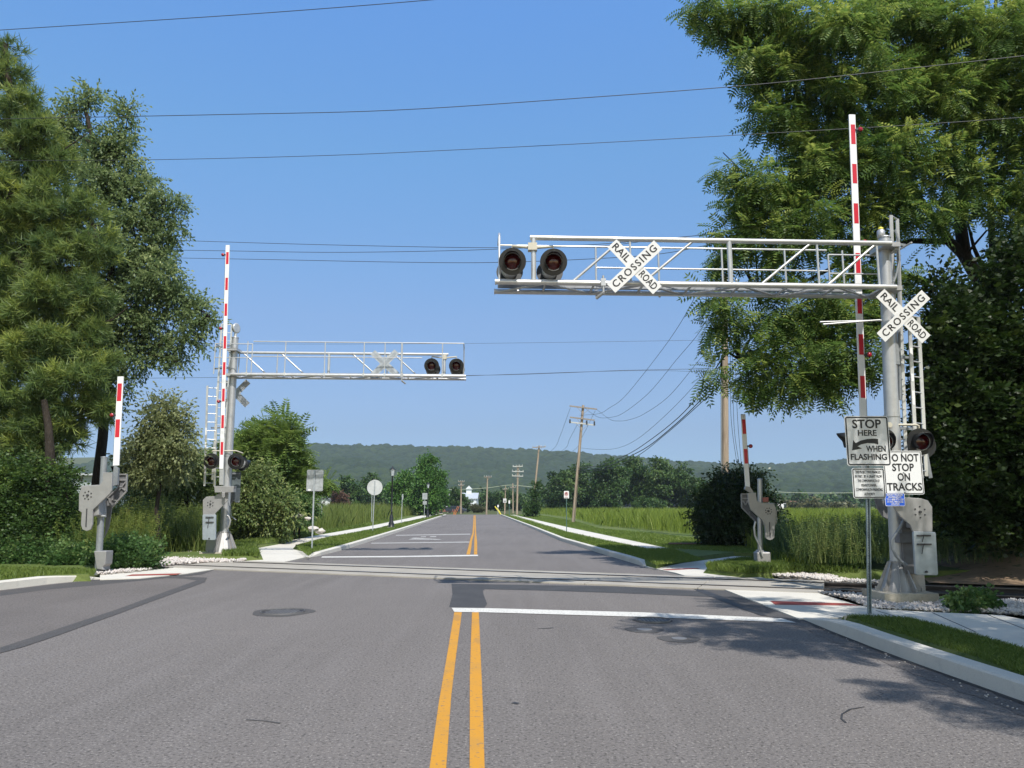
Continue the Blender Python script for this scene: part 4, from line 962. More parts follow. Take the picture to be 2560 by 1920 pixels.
mb = MB(); mb.pxprism(pz([(597,1055),(605,1055),(611,1190),(603,1190)],*ZR), YR-.305, .02); mb.build('slot', DKSTEEL, g4)
mb = MB(); mb.pxprism(pz([(560,890),(640,890),(668,960),(668,1060),(655,1085),(560,1085)],*ZR), YR-.22, .4); mb.build('gear_housing', CAST, g4, .02)
mb = MB(); mb.pxprism(pz([(355,812),(414,812),(414,880),(432,955),(505,1030),(482,1052),(370,942),(358,880)],*ZR), YR+.3, .05); mb.build('rear_bracket_arm', CASTD, g4)
mb = MB()
for a, b in (((355,812),(414,812)),((357,812),(362,930)),((362,930),(482,1052)),((365,850),(410,850)),((370,870),(392,910)),((392,910),(412,870)),((425,965),(430,1000))):
    mb.bar(at(1750+a[0]/3.457,1000+a[1]/3.457,YR+.28), at(1750+b[0]/3.457,1000+b[1]/3.457,YR+.28), .03, .05, up=(0,1,0))
mb.build('rib', CAST, g4)
mb = MB(); mb.pxprism(pz([(395,745),(435,752),(465,800),(440,805),(388,770)],*ZR), YR+.05, .1); mb.build('arm_socket', CAST, g4)
mb = MB(); mb.box((pb.x+.05,YR,.36), (.36,.34,.3)); mb.lathe((pb.x+.05,YR,0), [(.16,0),(.13,.06),(.13,.22)], 12); mb.lathe((pb.x,YR,.5), [(.13,0),(.10,.06)], 12); mb.build('base_box', CAST, g4, .03)
mb = MB(); mb.path([at(*p,YR-.2) for p in pz([(480,1050),(468,1100),(475,1170),(510,1250),(540,1350)],*ZR)], .028, 8); mb.build('conduit', GALV, g4)
mb = MB(); mb.pxprism(pz([(540,843),(592,840),(592,882),(545,884)],*ZR), YR-.1, .03); mb.build('warning_tag', mat('pale_red_tag', (.45,.14,.11), .5, noise=(60,.5)), g4)

# ================================================================== SIGNS
def plate(mb, x0, x1, y0, y1, Y, th, rc=.04, n=4):
    """rounded plate filling pixel box"""
    a, b = at(x0,y1,Y), at(x1,y0,Y); w, h = b.x-a.x, b.z-a.z; pts = []
    for (cx, cz, a0) in ((b.x-rc, b.z-rc, 0), (a.x+rc, b.z-rc, 90), (a.x+rc, a.z+rc, 180), (b.x-rc, a.z+rc, 270)):
        for k in range(n+1): q = R(a0+90*k/n); pts.append(Vector((cx+rc*math.cos(q), Y, cz+rc*math.sin(q))))
    mb.prism(pts, (0,th,0)); return a, b
def border(mb, a, b, Y, ins, wd, rc):
    n = 5; o_, i_ = [], []
    for (sx, sz, a0) in ((1,1,0),(-1,1,90),(-1,-1,180),(1,-1,270)):
        cx = (b.x if sx > 0 else a.x)-sx*(ins+rc); cz = (b.z if sz > 0 else a.z)-sz*(ins+rc)
        for k in range(n+1):
            q = R(a0+90*k/n); o_.append(Vector((cx+rc*math.cos(q), Y, cz+rc*math.sin(q)))); i_.append(Vector((cx+(rc-wd)*math.cos(q), Y, cz+(rc-wd)*math.sin(q))))
    m = len(o_); mb.add(o_+i_, [(k, (k+1)%m, m+(k+1)%m, m+k) for k in range(m)])
Ys = 11.7
sp = G(2174,1539,.15); s1 = thing('sign_post', (at(2174,1535,Ys).x,Ys,.15), 'tall perforated post with STOP HERE WHEN FLASHING and a smaller plate', 'road sign')
mb = MB(); p0, p1 = at(2174,1545,Ys+.03), at(2167,1040,Ys+.03); p0.z = .1
w2 = .045
for e in (-1, 1): mb.bar(p0+Vector((e*.022,0,0)), p1+Vector((e*.022,0,0)), .014, .03, up=(0,1,0))
mb.bar(p0+Vector((0,.018,0)), p1+Vector((0,.018,0)), .05, .006, up=(0,1,0))
mb.mi = 1; d = (p1-p0).normalized(); k = .1
while k < (p1-p0).length: mb.box(p0+d*k+Vector((0,.0135,0)), (.011,.004,.012)); k += .0254*1.5
mb.build('post', [POSTG, SIGNK], s1)
mb = MB(); a, b = plate(mb, 2118.5, 2219.5, 1040, 1165, Ys, .004, .04); pn_ = mb.build('sign_panel', SIGNW, s1)
cx, cz = (a.x+b.x)/2, (a.z+b.z)/2; yy = Ys-.004; o = (cx, yy, cz); W_, H_ = b.x-a.x, b.z-a.z
mb = MB(); border(mb, a, b, yy, .012, .019, .035)
for txt, dy, sz, fw_, dx in (('STOP', .255, .185, .40, 0), ('HERE', .118, .125, .26, 0), ('WHEN', -.125, .125, .27, .115), ('FLASHING', -.25, .125, .50, 0)):
    put_text(mb, txt, o, (1,0,0), (0,0,1), sz, dx, dy*H_/.77, fit=fw_*W_/.61, bold=.02)
arr = pz([(430,348),(432,388),(400,380),(350,378),(305,388),(278,402),(312,418),(238,432),(246,356),(264,378),(300,360),(350,348),(400,345)],*Z7); mb.add([at(p[0],p[1],yy) for p in arr], [tuple(range(len(arr)))]); mb.build('lettering', SIGNK, pn_)
mb = MB(); a, b = plate(mb, 2134, 2210, 1170, 1246, Ys, .004, .03); pn_ = mb.build('sign_panel', SIGNW, s1); cx, cz = (a.x+b.x)/2, (a.z+b.z)/2
mb = MB(); border(mb, a, b, yy, .01, .013, .025)
for k, txt in enumerate(['THIS PROJECT WAS FINANCED,','IN PART, BY A GRANT FROM','THE COMMONWEALTH OF','PENNSYLVANIA,','COMMONWEALTH FINANCING','AUTHORITY']):
    put_text(mb, txt, (cx,yy,cz), (1,0,0), (0,0,1), .06, 0, .165-.066*k, fit=[.385,.40,.33,.23,.40,.16][k], bold=.0)
mb.build('lettering', SIGNK, pn_)
mb = MB()
for (px_, py_) in ((2168,1047),(2171,1160)): mb.lathe(at(px_,py_,Ys-.01), [(.009,0),(.009,.012)], 8, (0,1,0))
mb.build('bolt', GALV_D, s1)
# do not stop on tracks
Yd = 13.9
s2 = thing('track_sign', at(2255,1180,Yd), 'square-cornered DO NOT STOP ON TRACKS sign on the near right mast', 'road sign')
mb = MB(); a, b = plate(mb, 2214, 2302.5, 1127, 1236, Yd, .004, .03); pn_ = mb.build('sign_panel', SIGNW, s2); cx, cz = (a.x+b.x)/2, (a.z+b.z)/2; W_, H_ = b.x-a.x, b.z-a.z
mb = MB(); border(mb, a, b, Yd-.004, .012, .012, .02)
for txt, fy, sz, fw_ in (('DO NOT', .33, .19, .84), ('STOP', .11, .19, .56), ('ON', -.11, .19, .32), ('TRACKS', -.335, .19, .9)):
    put_text(mb, txt, (cx,Yd-.004,cz), (1,0,0), (0,0,1), sz*H_/.79, 0, fy*H_, fit=fw_*W_, bold=.02)
mb.build('lettering', SIGNK, pn_)
mb = MB(); mb.bar((cx-.1,Yd+.03,cz+.2), (cx+.15,Yd+.03,cz+.2), .04, .04); mb.bar((cx-.1,Yd+.03,cz-.2), (cx+.15,Yd+.03,cz-.2), .04, .04); mb.box((cx,Yd+.26,cz+.2), (.05,.45,.04)); mb.box((cx,Yd+.26,cz-.2), (.05,.45,.04)); mb.build('bracket', GALV, s2)
mb = MB()
for fy in (.45,0,-.45): mb.lathe((cx,Yd-.012,cz+fy*H_), [(.01,0),(.01,.012)], 8, (0,1,0))
mb.build('bolt', GALV_D, s2)
s3 = thing('emergency_sign', at(2237,1248,Yd), 'small blue emergency contact sign under the DO NOT STOP sign', 'sign')
mb = MB(); a, b = plate(mb, 2213.5, 2261, 1233, 1265.5, Yd-.03, .004, .02); pn_ = mb.build('sign_panel', SIGNB, s3); cx, cz = (a.x+b.x)/2, (a.z+b.z)/2; W_ = b.x-a.x
mb = MB(); border(mb, a, b, Yd-.034, .002, .007, .02)
for k, (txt, f_) in enumerate((('REPORT PROBLEM',.78),('OR EMERGENCY',.66),('TO 1-888-975-1333',.84),('X-ING 980-252G',.8),('LOCATION',.4))):
    put_text(mb, txt, (cx,Yd-.035,cz), (1,0,0), (0,0,1), .045, 0, .082-.04*k, fit=f_*W_, bold=.01)
mb.build('lettering', SIGNW, pn_)
mb = MB(); mb.box((cx,Yd+.2,cz+.0), (.05,.42,.03)); mb.build('bracket', GALV, s3)
# sign backs on far left mast
s4 = thing('track_sign', at(588,1200,26.9), 'bare grey back of a sign hung right of the far left mast', 'road sign')
mb = MB(); plate(mb, 560, 603, 1179, 1220, 26.95, .005, .03); mb.build('sign_panel', mat('dull_sign_back', (.14,.17,.18), .5, .3, noise=(5,.3)), s4)
mb = MB(); plate(mb, 586, 601, 1220, 1256, 26.95, .005, .03); mb.build('lower_panel', SIGNBACK, s4)
mb = MB(); mb.bar(at(560,1184,26.9), at(600,1184,26.9), .04, .04); mb.build('bracket', GALV_D, s4)
# roadside signs
def post_sign(base, top, Y, label, panels, post=POSTL, cat='road sign', name='road_sign', w=.05, group=None):
    b = at(*base, Y); b.z = .12; t = thing(name, b, label, cat, group)
    mb = MB(); mb.bar(b, at(*top, Y), w, .03, up=(0,1,0)); o = mb.build('post', post, t)
    for pn in panels:
        mb = MB()
        if pn[0] == 'disc':
            _, px, py, r, m_, dy = pn; c = at(px, py, Y+dy); mb.lathe(c, [(r/pxm(Y),0),(r/pxm(Y),.005)], 32, (0,1,0)); o = mb.build('sign_panel', m_, t)
        else:
            _, x0, x1, y0, y1, m_, dy = pn; a, b2 = plate(mb, x0, x1, y0, y1, Y+dy, .005, min(.04, (x1-x0)/pxm(Y)*.2)); o = mb.build('sign_panel', m_, t)
    return t, o
post_sign((779.7,1373), (786.7,1175), 28.7, 'large rectangular sign seen from its bare grey back, nearest on the left verge', [('r',765.5,808.9,1174.4,1227.8,SIGNBACK,.03),('r',770,777,1223,1227,WHITEP,.02)])
post_sign((931.6,1328.5), (937.5,1202), 47.8, 'round sign seen from its bare pale back on the left verge', [('disc',937,1218.7,19.4,mat('pale_sign_back',(.58,.60,.60),.5,.2,noise=(3,.15)),.03)])
post_sign((1003.5,1309.5), (1006,1235), 67, 'thin sign post with a small plate seen edge on, left verge', [('r',1004.5,1008.5,1235,1249,SIGNBACK,.04)])
post_sign((1060.5,1292), (1062.5,1233), 88, 'post with two grey plates, one above the other, by the second lamp post', [('r',1055.7,1068.5,1232.6,1248.7,SIGNBACK,.04),('r',1057,1067,1252.5,1261.4,SIGNBACK,.04)])
post_sign((1087.5,1284), (1087.5,1262), 120, 'small pale sign on a thick white post beyond the left verge', [('r',1083.5,1090.5,1262,1267,SIGNBACK,-.05)], POSTL, w=.22)
t_, pn_ = post_sign((1416.5,1329), (1416,1228), 47.4, 'red and white no parking sign on a green post, right verge', [('r',1410,1422.4,1227.5,1246.2,SIGNW,-.03)], GREENPOST)
mb = MB(); c = at(1416,1234.5,47.34); put_text(mb, 'P', c, (1,0,0), (0,0,1), .2, 0, 0, bold=.02); mb.mi = 1
n = 20; ro, ri = .105, .085; cc = at(1416,1234.5,47.335)
mb.add([cc+Vector((rr*math.cos(2*math.pi*k/n),0,rr*math.sin(2*math.pi*k/n))) for rr in (ro,ri) for k in range(n)], [(k,(k+1)%n,n+(k+1)%n,n+k) for k in range(n)]); mb.bar(cc+Vector((-.07,0,.07)), cc+Vector((.07,0,-.07)), .02, .003, up=(0,1,0))
mb.bar(at(1411.5,1243,47.34), at(1421,1243,47.34), .035, .003); mb.build('lettering', [SIGNK, SIGNR], pn_)
t_, pn_ = post_sign((1261.5,1284), (1262,1247), 125, 'white speed limit sign at the far end of the right verge', [('r',1258,1266,1246.5,1256.8,SIGNW,-.05)], WOODP, w=.12)
mb = MB(); c = at(1262,1253.5,124.9); put_text(mb, '35', c, (1,0,0), (0,0,1), .34, 0, 0, fit=.34, bold=.02); c = at(1262,1249,124.9); put_text(mb, 'SPEED', c, (1,0,0), (0,0,1), .1, 0, 0, fit=.3, bold=.0); mb.build('lettering', SIGNK, pn_)
post_sign((1273.5,1284), (1273,1251), 118, 'small white sign on a green post right of the speed limit sign', [('r',1271.3,1275.2,1251,1259,SIGNW,-.05)], GREENPOST, w=.08)
post_sign((1245,1284), (1245,1262), 128, 'tiny white sign left of the speed limit sign', [('r',1243.3,1247.2,1262,1268,SIGNW,-.05)], POSTL, w=.08)
post_sign((804.5,1300), (805,1226), 62, 'bare thin post behind the large grey sign back on the left', [], POSTL, 'post', 'bare_post')
post_sign((929.5,1300), (930,1226), 66, 'bare thin post behind the round grey sign back', [], POSTL, 'post', 'bare_post')

# ================================================================== STREET LAMPS
def street_lamp(base, Y, label, H=4.4, detail=True):
    b = at(*base, Y); b.z = .12; t = thing('street_lamp', b, label, 'street lamp', 'black post lamps along the left pavement'); x, y, z = b
    mb = MB(); mb.lathe((x,y,z), [(.26,0),(.26,.06),(.2,.12),(.2,.3),(.15,.42),(.13,.75),(.1,.85),(.075,.95),(.065,1.1),(.075,1.13),(.058,1.16),(.05,H-.75),(.07,H-.73),(.05,H-.70)], 14); mb.build('pole', BLACK, t)
    mb = MB(); mb.lathe((x,y,z+H-.70), [(.1,0),(.11,.04),(.19,.42),(.2,.44)], 8); mb.build('lantern_glass', GLASSW, t)
    mb = MB()
    for k in range(8):
        a = 2*math.pi*k/8; d = Vector((math.cos(a), math.sin(a), 0)); mb.tube(Vector((x,y,z+H-.70))+d*.11, Vector((x,y,z+H-.26))+d*.2, .009, n=5)
    mb.lathe((x,y,z+H-.26), [(.23,0),(.22,.03),(.09,.14),(.05,.17),(.07,.2),(.02,.26)], 10); mb.build('lantern_cap', BLACK, t)
    mb = MB(); mb.box((x,y,z+.02), (.6,.6,.08)); mb.build('concrete_pad', CONC, t)
street_lamp((978,1318), 56, 'black lantern street lamp nearest on the left verge, by the round sign back')
street_lamp((1069,1295), 97, 'second black street lamp along the left verge, by the double plate sign')
street_lamp((1103,1285), 143, 'third black street lamp, in front of the red brick building')
street_lamp((1122.5,1283), 175, 'farthest and smallest black street lamp at the end of the left verge')

# ================================================================== UTILITY POLES AND WIRES
def upole(base, top, Y, r, label, arms=(), lean_base=True, cat='utility pole', insul=True, ivy=None):
    b = at(*base, Y); b.z = 0; t = thing('utility_pole', b, label, cat, 'wooden utility poles')
    tp_ = at(*top, Y); mb = MB(); mb.tube(b, tp_, r, r*.72, 12); mb.build('pole', WOODP, t)
    for (x0, y0, x1, y1, m_) in arms:
        a, c = at(x0,y0,Y-.22), at(x1,y1,Y-.22); mb = MB(); mb.bar(a, c, .11, .12); ar = mb.build('crossarm', m_, t)
        if insul:
            mb = MB(); n = 4
            for k in range(n):
                q = a.lerp(c, .04+.92*k/(n-1)); mb.lathe(q+Vector((0,0,.05)), [(.03,0),(.02,.04),(.06,.07),(.05,.12),(.07,.15),(.03,.2)], 8)
            mb.build('insulator', SILVER, ar)
        m = a.lerp(c, .5); mb = MB(); mb.bar(a.lerp(c,.25)+Vector((0,-.02,0)), m+Vector((0,-.02,-.6)), .03, .03); mb.bar(a.lerp(c,.75)+Vector((0,-.02,0)), m+Vector((0,-.02,-.6)), .03, .03); mb.build('brace', WOODD, t)
    return t
p1_ = upole((1813,1335), (1812,690), 38, .19, 'stout wooden utility pole half hidden by the overhanging tree', [(1745,713,1892,707,WOODD)])
mb = MB(); mb.tube(at(1803.5,1330,37.75), at(1803.5,900,37.75), .035); mb.build('conduit', GALV_D, p1_)
p2_ = upole((1432.6,1308), (1458,1013), 72, .16, 'leaning wooden utility pole with three crossarms right of the road', [(1424,1014.9,1492,1023,WOODD),(1424.6,1043,1486.7,1050.4,WOODD),(1422.6,1055,1488,1063,ALU)], insul=False)
mb = MB()
for (x, y) in ((1425,1046),(1467,1049),(1486,1051)): mb.lathe(at(x,y+12,71.7), [(.05,0),(.09,.06),(.06,.12),(.09,.2),(.06,.3),(.08,.36)], 8)
mb.build('insulator', DKSTEEL, p2_)
p3 = upole((1330,1287), (1348,1114), 105, .15, 'leaning pole with its lower half wrapped in ivy', [(1331,1119,1364,1117,WOODD)])
p4 = upole((1292,1287), (1295,1164), 125, .17, 'tall pole with three wide crossarms at the far right verge', [(1282,1166.5,1307,1165.5,ALU),(1280,1178.5,1309,1179,ALU),(1280,1189.5,1308,1190.5,ALU)])
p5 = upole((1216,1288), (1218.7,1191), 140, .16, 'pole with one crossarm right of the far end of the road', [(1210,1192.5,1229,1192.5,WOODD)])
p6 = upole((1152,1288), (1153.3,1203), 150, .16, 'pole with short stacked crossarms left of the far end of the road', [(1145.5,1204,1161,1204,WOODD),(1146,1213.5,1160,1213.5,WOODD)])
p7 = upole((1262,1287), (1263.8,1214), 160, .12, 'thin pole behind the speed limit sign', [(1257,1224,1271,1222,WOODD)])
p8 = upole((1282.5,1285), (1282,1208), 165, .15, 'slim pole just left of the tall three armed pole', [(1275,1219,1289,1219,WOODD)])
def wire(pts, label, Y0, Y1, r=.012, m_=WIRE, grp='overhead wires'):
    """pts photo pixels; distance runs from Y0 to Y1 with pixel progress"""
    n = len(pts); W = [0]
    for i in range(1, n): W.append(W[-1]+math.hypot(pts[i][0]-pts[i-1][0], pts[i][1]-pts[i-1][1]))
    P_ = [at(p[0], p[1], 1/((1/Y0)*(1-w/W[-1])+(1/Y1)*w/W[-1])) for p, w in zip(pts, W)]
    # smooth (Catmull-Rom)
    out = []
    for i in range(n-1):
        a, b, c, d = P_[max(i-1,0)], P_[i], P_[i+1], P_[min(i+2,n-1)]
        for k in range(6):
            u = k/6; out.append(.5*((2*b)+(c-a)*u+(2*a-5*b+4*c-d)*u*u+(3*b-a-3*c+d)*u**3))
    out.append(P_[-1]); mb = MB(); mb.path(out, r, 5); o = mb.build('overhead_wire', m_); tag(o, label, 'wire', grp); return o
D = 1.1573
def d(l): return [(a*D, b*D) for a, b in l]
wire(d([(-60,70),(0,65),(300,46),(600,26),(950,-2),(1200,-28)]), 'topmost wire, crossing only the upper left corner of the sky', 21, 17.5, .010)
wire(d([(-60,260),(0,257),(500,247),(850,238),(1250,212),(1640,182),(2000,144),(2260,115)]), 'highest wire running the full width of the picture', 21, 16.6, .010)
wire(d([(-60,347),(0,347),(330,345),(700,336),(1000,323),(1340,306),(1640,289),(2000,268),(2260,250)]), 'full width wire just below the highest one', 22, 17, .008)
wire(d([(375,519),(600,526),(850,532),(1075,535),(1300,531),(1508,516),(1560,600)][:6]+[(1570,610)]), 'uppermost of three thin wires left of the near truss', 55, 38, .018)
wire(d([(300,539),(500,542),(700,545),(900,543),(1075,538),(1300,527),(1545,505)]), 'middle of three thin wires left of the near truss', 55, 38, .018)
wire(d([(375,557),(600,561),(850,566),(1060,567),(1300,558),(1450,545),(1600,512)]), 'lowest of three thin wires left of the near truss', 55, 38, .018)
wire(d([(300,740),(600,743),(1000,742),(1500,735),(1600,732)]), 'faint far wire level with the far truss railing', 120, 100, .02)
wire(d([(100,820),(400,816),(1005,811),(1200,806),(1350,800),(1560,796)]), 'wire passing behind the end of the far truss', 80, 70, .02)
wire(d([(1005,812),(1350,801),(1540,804),(1900,820)]), 'lower wire splitting off toward the right trees', 80, 70, .016)
Z8 = (4.022,1350,900)
def w8(l): return pz(l, *Z8)
wire([(1752,712),(1728,760),(1690,825)]+w8([(1150,0),(850,370),(700,480),(590,540),(400,555)]), 'steep sagging wire, leftmost between the two nearest poles', 37.8, 72, .014)
wire([(1800,706),(1775,780),(1745,835)]+w8([(1370,0),(1100,325),(850,525),(720,575),(580,572)])+[(1460,1018)], 'second sagging wire from the left between the two nearest poles', 37.8, 72, .014)
wire([(1885,706),(1830,790),(1790,850)]+w8([(1600,0),(1300,360),(1050,540),(900,600),(800,613),(700,595)])+[(1490,1022)], 'third sagging wire from the left between the two nearest poles', 37.8, 72, .014)
wire([(1812,860)]+w8([(1630,165),(1300,520),(1000,780),(800,880),(620,900)])+[(1452,1120)], 'thin lower sagging wire between the two nearest poles', 37.9, 72, .012)
wire([(1812,925)]+w8([(1720,225),(1400,570),(1100,810),(870,955),(600,1060)])+[(1446,1170)], 'upper one of three thick communication cables to the leaning pole', 37.9, 72, .026)
wire([(1812,935)]+w8([(1760,250),(1500,520),(1300,700),(1100,860),(920,960),(650,1080)])+[(1446,1176)], 'middle one of three thick communication cables to the leaning pole', 37.9, 72, .03)
wire([(1812,945)]+w8([(1820,240),(1500,540),(1270,740),(980,965),(700,1090)])+[(1446,1182)], 'lowest one of three thick communication cables to the leaning pole', 37.9, 72, .022)
for k, (l, lab) in enumerate((([(305,480),(200,770),(140,890),(0,990)],'left'), ([(375,650),(300,790),(240,900),(20,1010)],'middle'), ([(555,510),(430,760),(330,915),(40,1020)],'right'))):
    wire(w8(l), f'{lab} one of three thin wires running down from the leaning pole to the ivy pole', 72, 105, .016)
for k, (l, lab) in enumerate((([(1915,-100),(1920,560),(1975,1010),(1985,1100)],'left'), ([(1935,-100),(1950,640),(1998,1020),(2005,1100)],'middle'), ([(1960,-100),(1985,560),(2022,1020),(2030,1100)],'right'))):
    wire(w8(l), f'{lab} one of three fine wires hanging between the stout pole and the far right gate', 60, 62, .018)
wire([(1090,1225),(1125,1224),(1165,1223),(1220,1219.5),(1269,1213),(1300,1214.5),(1350,1219),(1500,1227),(1700,1230),(1904,1229),(2000,1232),(2130,1232),(2300,1226),(2620,1222)], 'pale cable running far across the picture in front of the hill', 228, 228, .07, WIREL)

# ================================================================== HILL + FOREST
rx = [-900,0,400,600,700,760,1000,1150,1300,1400,1500,1600,1700,1800,1900,2000,2100,2200,2560,3400]
ry = [1150,1135,1128,1119,1113,1110,1113,1117,1123,1128,1136,1143,1152,1158,1161,1157,1149,1146,1142,1150]
YR_ = 1450.0
rX = np.array([(x-1280)/F_PX*(YR_*CT+120*ST) for x in rx]); rZ = np.array([at(1280, y, YR_).z for y in ry])-7
def hillz(X, Y):
    ridge = np.interp(X, rX, rZ); t = np.clip((Y-620)/(YR_-620), 0, 1); up = t**1.25*(1-.12*np.sin(t*np.pi))
    und = (np.sin(X*.011+1)*np.cos(Y*.009)*9+np.sin(X*.027+Y*.013)*5)*np.sin(np.pi*t)
    back = np.clip((Y-YR_)/400, 0, 1)
    return ridge*up*(1-.5*back**1.5) + und
def grid(X0, X1, Y0, Y1, sx, sy, f):
    xs = np.arange(X0, X1, sx); ys = np.arange(Y0, Y1, sy); X, Y = np.meshgrid(xs, ys, indexing='ij'); V, tint = f(X, Y)
    nx, ny = X.shape; i = np.arange(nx-1)[:,None]*ny+np.arange(ny-1)[None,:]
    Fq = np.stack([i, i+ny, i+ny+1, i+1], -1).reshape(-1, 4); return V.reshape(-1,3), Fq, tint.ravel()
V, Fq, tt = grid(-1500, 1700, 560, 1760, 25, 25, lambda X, Y: (np.stack([X, Y, hillz(X,Y)-1.5], -1), X*0))
struct(npmesh('hill', V, Fq, FIELD, smooth=True))
def canopy(X, Y, cell=11.0, hh=10.5, base=None):
    gx = np.floor(X/cell); gy = np.floor(Y/cell); best = np.full(X.shape, -1e9); tint = np.zeros(X.shape)
    for i in (-1,0,1):
        for j in (-1,0,1):
            cx, cy = gx+i, gy+j; h1 = np.abs(np.sin(cx*127.1+cy*311.7)*43758.5)%1; h2 = np.abs(np.sin(cx*269.5+cy*183.3)*24634.6)%1; h3 = np.abs(np.sin(cx*71.3+cy*97.1)*9153.3)%1
            px, py = (cx+.15+.7*h1)*cell, (cy+.15+.7*h2)*cell; r = cell*(.55+.42*h3); dd = ((X-px)**2+(Y-py)**2)/r**2
            z = hh*(.35+.65*h3)*np.sqrt(np.clip(1-dd, 0, 1)) ; m = z > best; best = np.where(m, z, best); tint = np.where(m, h1*.75+.1, tint)
    best = np.maximum(best, 0) + rng.normal(size=X.shape)*.55
    return best, tint
def ff(X, Y):
    b, t = canopy(X, Y); jx = rng.normal(size=X.shape)*.6; big = np.sin(X*.006+2)*np.cos(Y*.008)*.12
    return np.stack([X+jx, Y, hillz(X,Y)+b], -1), (t+big).clip(0,1)
V, Fq, tt = grid(-720, 1180, 620, 1500, 2.6, 3.6, ff)
fo = npmesh('forest', V, Fq, L_FOREST, tt); tag(fo, 'dense green forest covering the long ridge behind the fields', 'forest', None, 'stuff')

# far tree row in front of the hill foot
def row(name, label, px0, px1, Y, top, n, matl, group, rpx=16, base=1281):
    for k in range(n):
        x = px0+(px1-px0)*(k+.5)/n+rng.uniform(-5, 5); y = top+rng.uniform(-7, 7); yy = Y+rng.uniform(-25, 25)
        r = (base-y)*.42
        bl = [(x, y+r*.7, r*.75), (x-r*.8, y+r*1.4, r*.8), (x+r*.8, y+r*1.3, r*.8), (x, base-r*.6, r*.85)]
        side = 'left' if (px0+px1)/2 < 1280 else 'right'
        t = tree('distant_tree', label, bl, yy, 420, T_FAR, matl, [(x, base+2), (x, y+r)], .3, scale=1.5*yy/220, group=group, sub=4, twig=.08, subr=.45)
row('distant_tree', 'dark round tree in the belt of trees before the hill, left of the road end', 590, 1130, 330, 1238, 15, L_FAR, 'belt of trees left of the road end')
row('distant_tree', 'dark round tree in the belt of trees before the hill, right of the road end', 1150, 1370, 330, 1236, 8, L_FAR, 'belt of trees right of the road end')
row('distant_tree', 'dark tree in the belt before the hill, right of the far right gate', 1860, 2330, 420, 1236, 12, L_FAR, 'belt of trees at the right foot of the hill')
row('hedge_bush', 'brownish rounded bush in the hedge line beyond the right field', 1885, 2140, 260, 1262, 9, L_OLIVE, 'rounded bushes of the far right hedge')

# grove right
grove = [([(1400,1205,28),(1385,1235,32),(1420,1240,35),(1395,1262,25)],'left end tree of the grove, low and dark'),
 ([(1455,1195,34),(1440,1230,36),(1480,1235,36),(1455,1262,26)],'second grove tree from the left, behind the leaning pole'),
 ([(1530,1168,26),(1515,1195,36),(1545,1205,38),(1520,1245,40)],'pointed tall tree in the middle left of the grove'),
 ([(1585,1180,32),(1575,1215,38),(1600,1245,38)],'rounded tree in the middle of the grove'),
 ([(1645,1172,28),(1625,1200,38),(1665,1205,38),(1640,1245,42)],'tallest yellowish green tree right of the grove middle'),
 ([(1700,1190,28),(1690,1222,40),(1720,1245,36)],'slim topped tree near the right end of the grove'),
 ([(1745,1215,26),(1740,1250,34),(1775,1255,28)],'low right end tree of the grove beside the dark shrub')]
for k, (bl, lab) in enumerate(grove):
    x = bl[-1][0]; tree('grove_tree', lab, bl, 190+rng.uniform(-8, 8), 2300, T_FAR, L_FAR, [(x,1284),(x,bl[0][1]+10)], .35, scale=.8, group='trees of the right grove', sub=9, twig=.07, subr=.36, tb=(.12 if k in (4,) else 0))
tree('grove_bush', 'low bush at the foot of the grove', [(1620,1262,16),(1650,1265,14),(1590,1266,12)], 178, 600, T_FAR, L_FAR, [(1620,1284),(1620,1262)], .12, scale=.6, sub=6)
tree('ivy_thicket', 'bush of ivy around the foot of the leaning ivy pole', [(1333,1262,12,104),(1337,1235,7,104),(1340,1210,5,104),(1330,1275,14,104)], 104, 700, T_MID, L_FAR, [(1330,1287),(1336,1240)], .1, scale=1.1, sub=6)
# conical trees left of the road end
tree('conical_tree', 'tall bright conical tree left of the road end', [(1071,1143,8),(1070,1160,16),(1070,1180,24),(1074,1203,32),(1070,1228,40),(1085,1245,34),(1055,1250,34)], 118, 3400, T_MID, L_FARB, [(1070,1290),(1070,1150)], .25, scale=1.5, sub=10, droop=.1)
tree('conical_tree', 'shorter bright tree against the left side of the tall conical tree', [(1015,1200,18),(1005,1225,30),(1028,1228,28),(1010,1255,30)], 125, 2400, T_MID, L_FARB, [(1012,1290),(1012,1205)], .2, scale=1.5, sub=9, droop=.1)
tree('round_tree', 'dark round tree behind the left field, left of the round sign back', [(868,1210,18),(855,1232,26),(885,1234,26),(870,1252,24)], 170, 1600, T_FAR, L_FAR, [(868,1285),(868,1215)], .3, scale=.75, sub=8)
tree('round_tree', 'dark round tree right behind the round sign back', [(925,1205,20),(940,1232,24),(918,1240,22)], 200, 1300, T_FAR, L_FAR, [(925,1285),(925,1215)], .3, scale=.75, sub=8)
tree('copper_tree', 'low copper coloured tree beside the small white house', [(846,1236,14),(835,1252,13),(860,1252,13)], 165, 800, T_FAR, L_RED, [(846,1285),(846,1240)], .15, scale=.55, sub=8)
tree('round_tree', 'dark tree by the barn at the far end of the road', [(1140,1232,14),(1128,1252,16),(1150,1255,17),(1165,1262,12)], 185, 1300, T_FAR, L_FAR, [(1142,1287),(1142,1240)], .25, scale=.6, sub=8)
tree('round_bush', 'olive rounded bush at the far end of the road', [(1190,1272,10),(1203,1270,9)], 180, 500, T_FAR, L_OLIVE, [(1195,1286),(1195,1272)], .1, scale=.45, sub=6)
tree('round_tree', 'dark spreading tree right behind the speed limit sign', [(1240,1245,18),(1270,1248,20),(1225,1255,16),(1300,1255,18),(1255,1262,18)], 230, 1700, T_FAR, L_FAR, [(1255,1284),(1255,1250)], .3, scale=.8, sub=8)

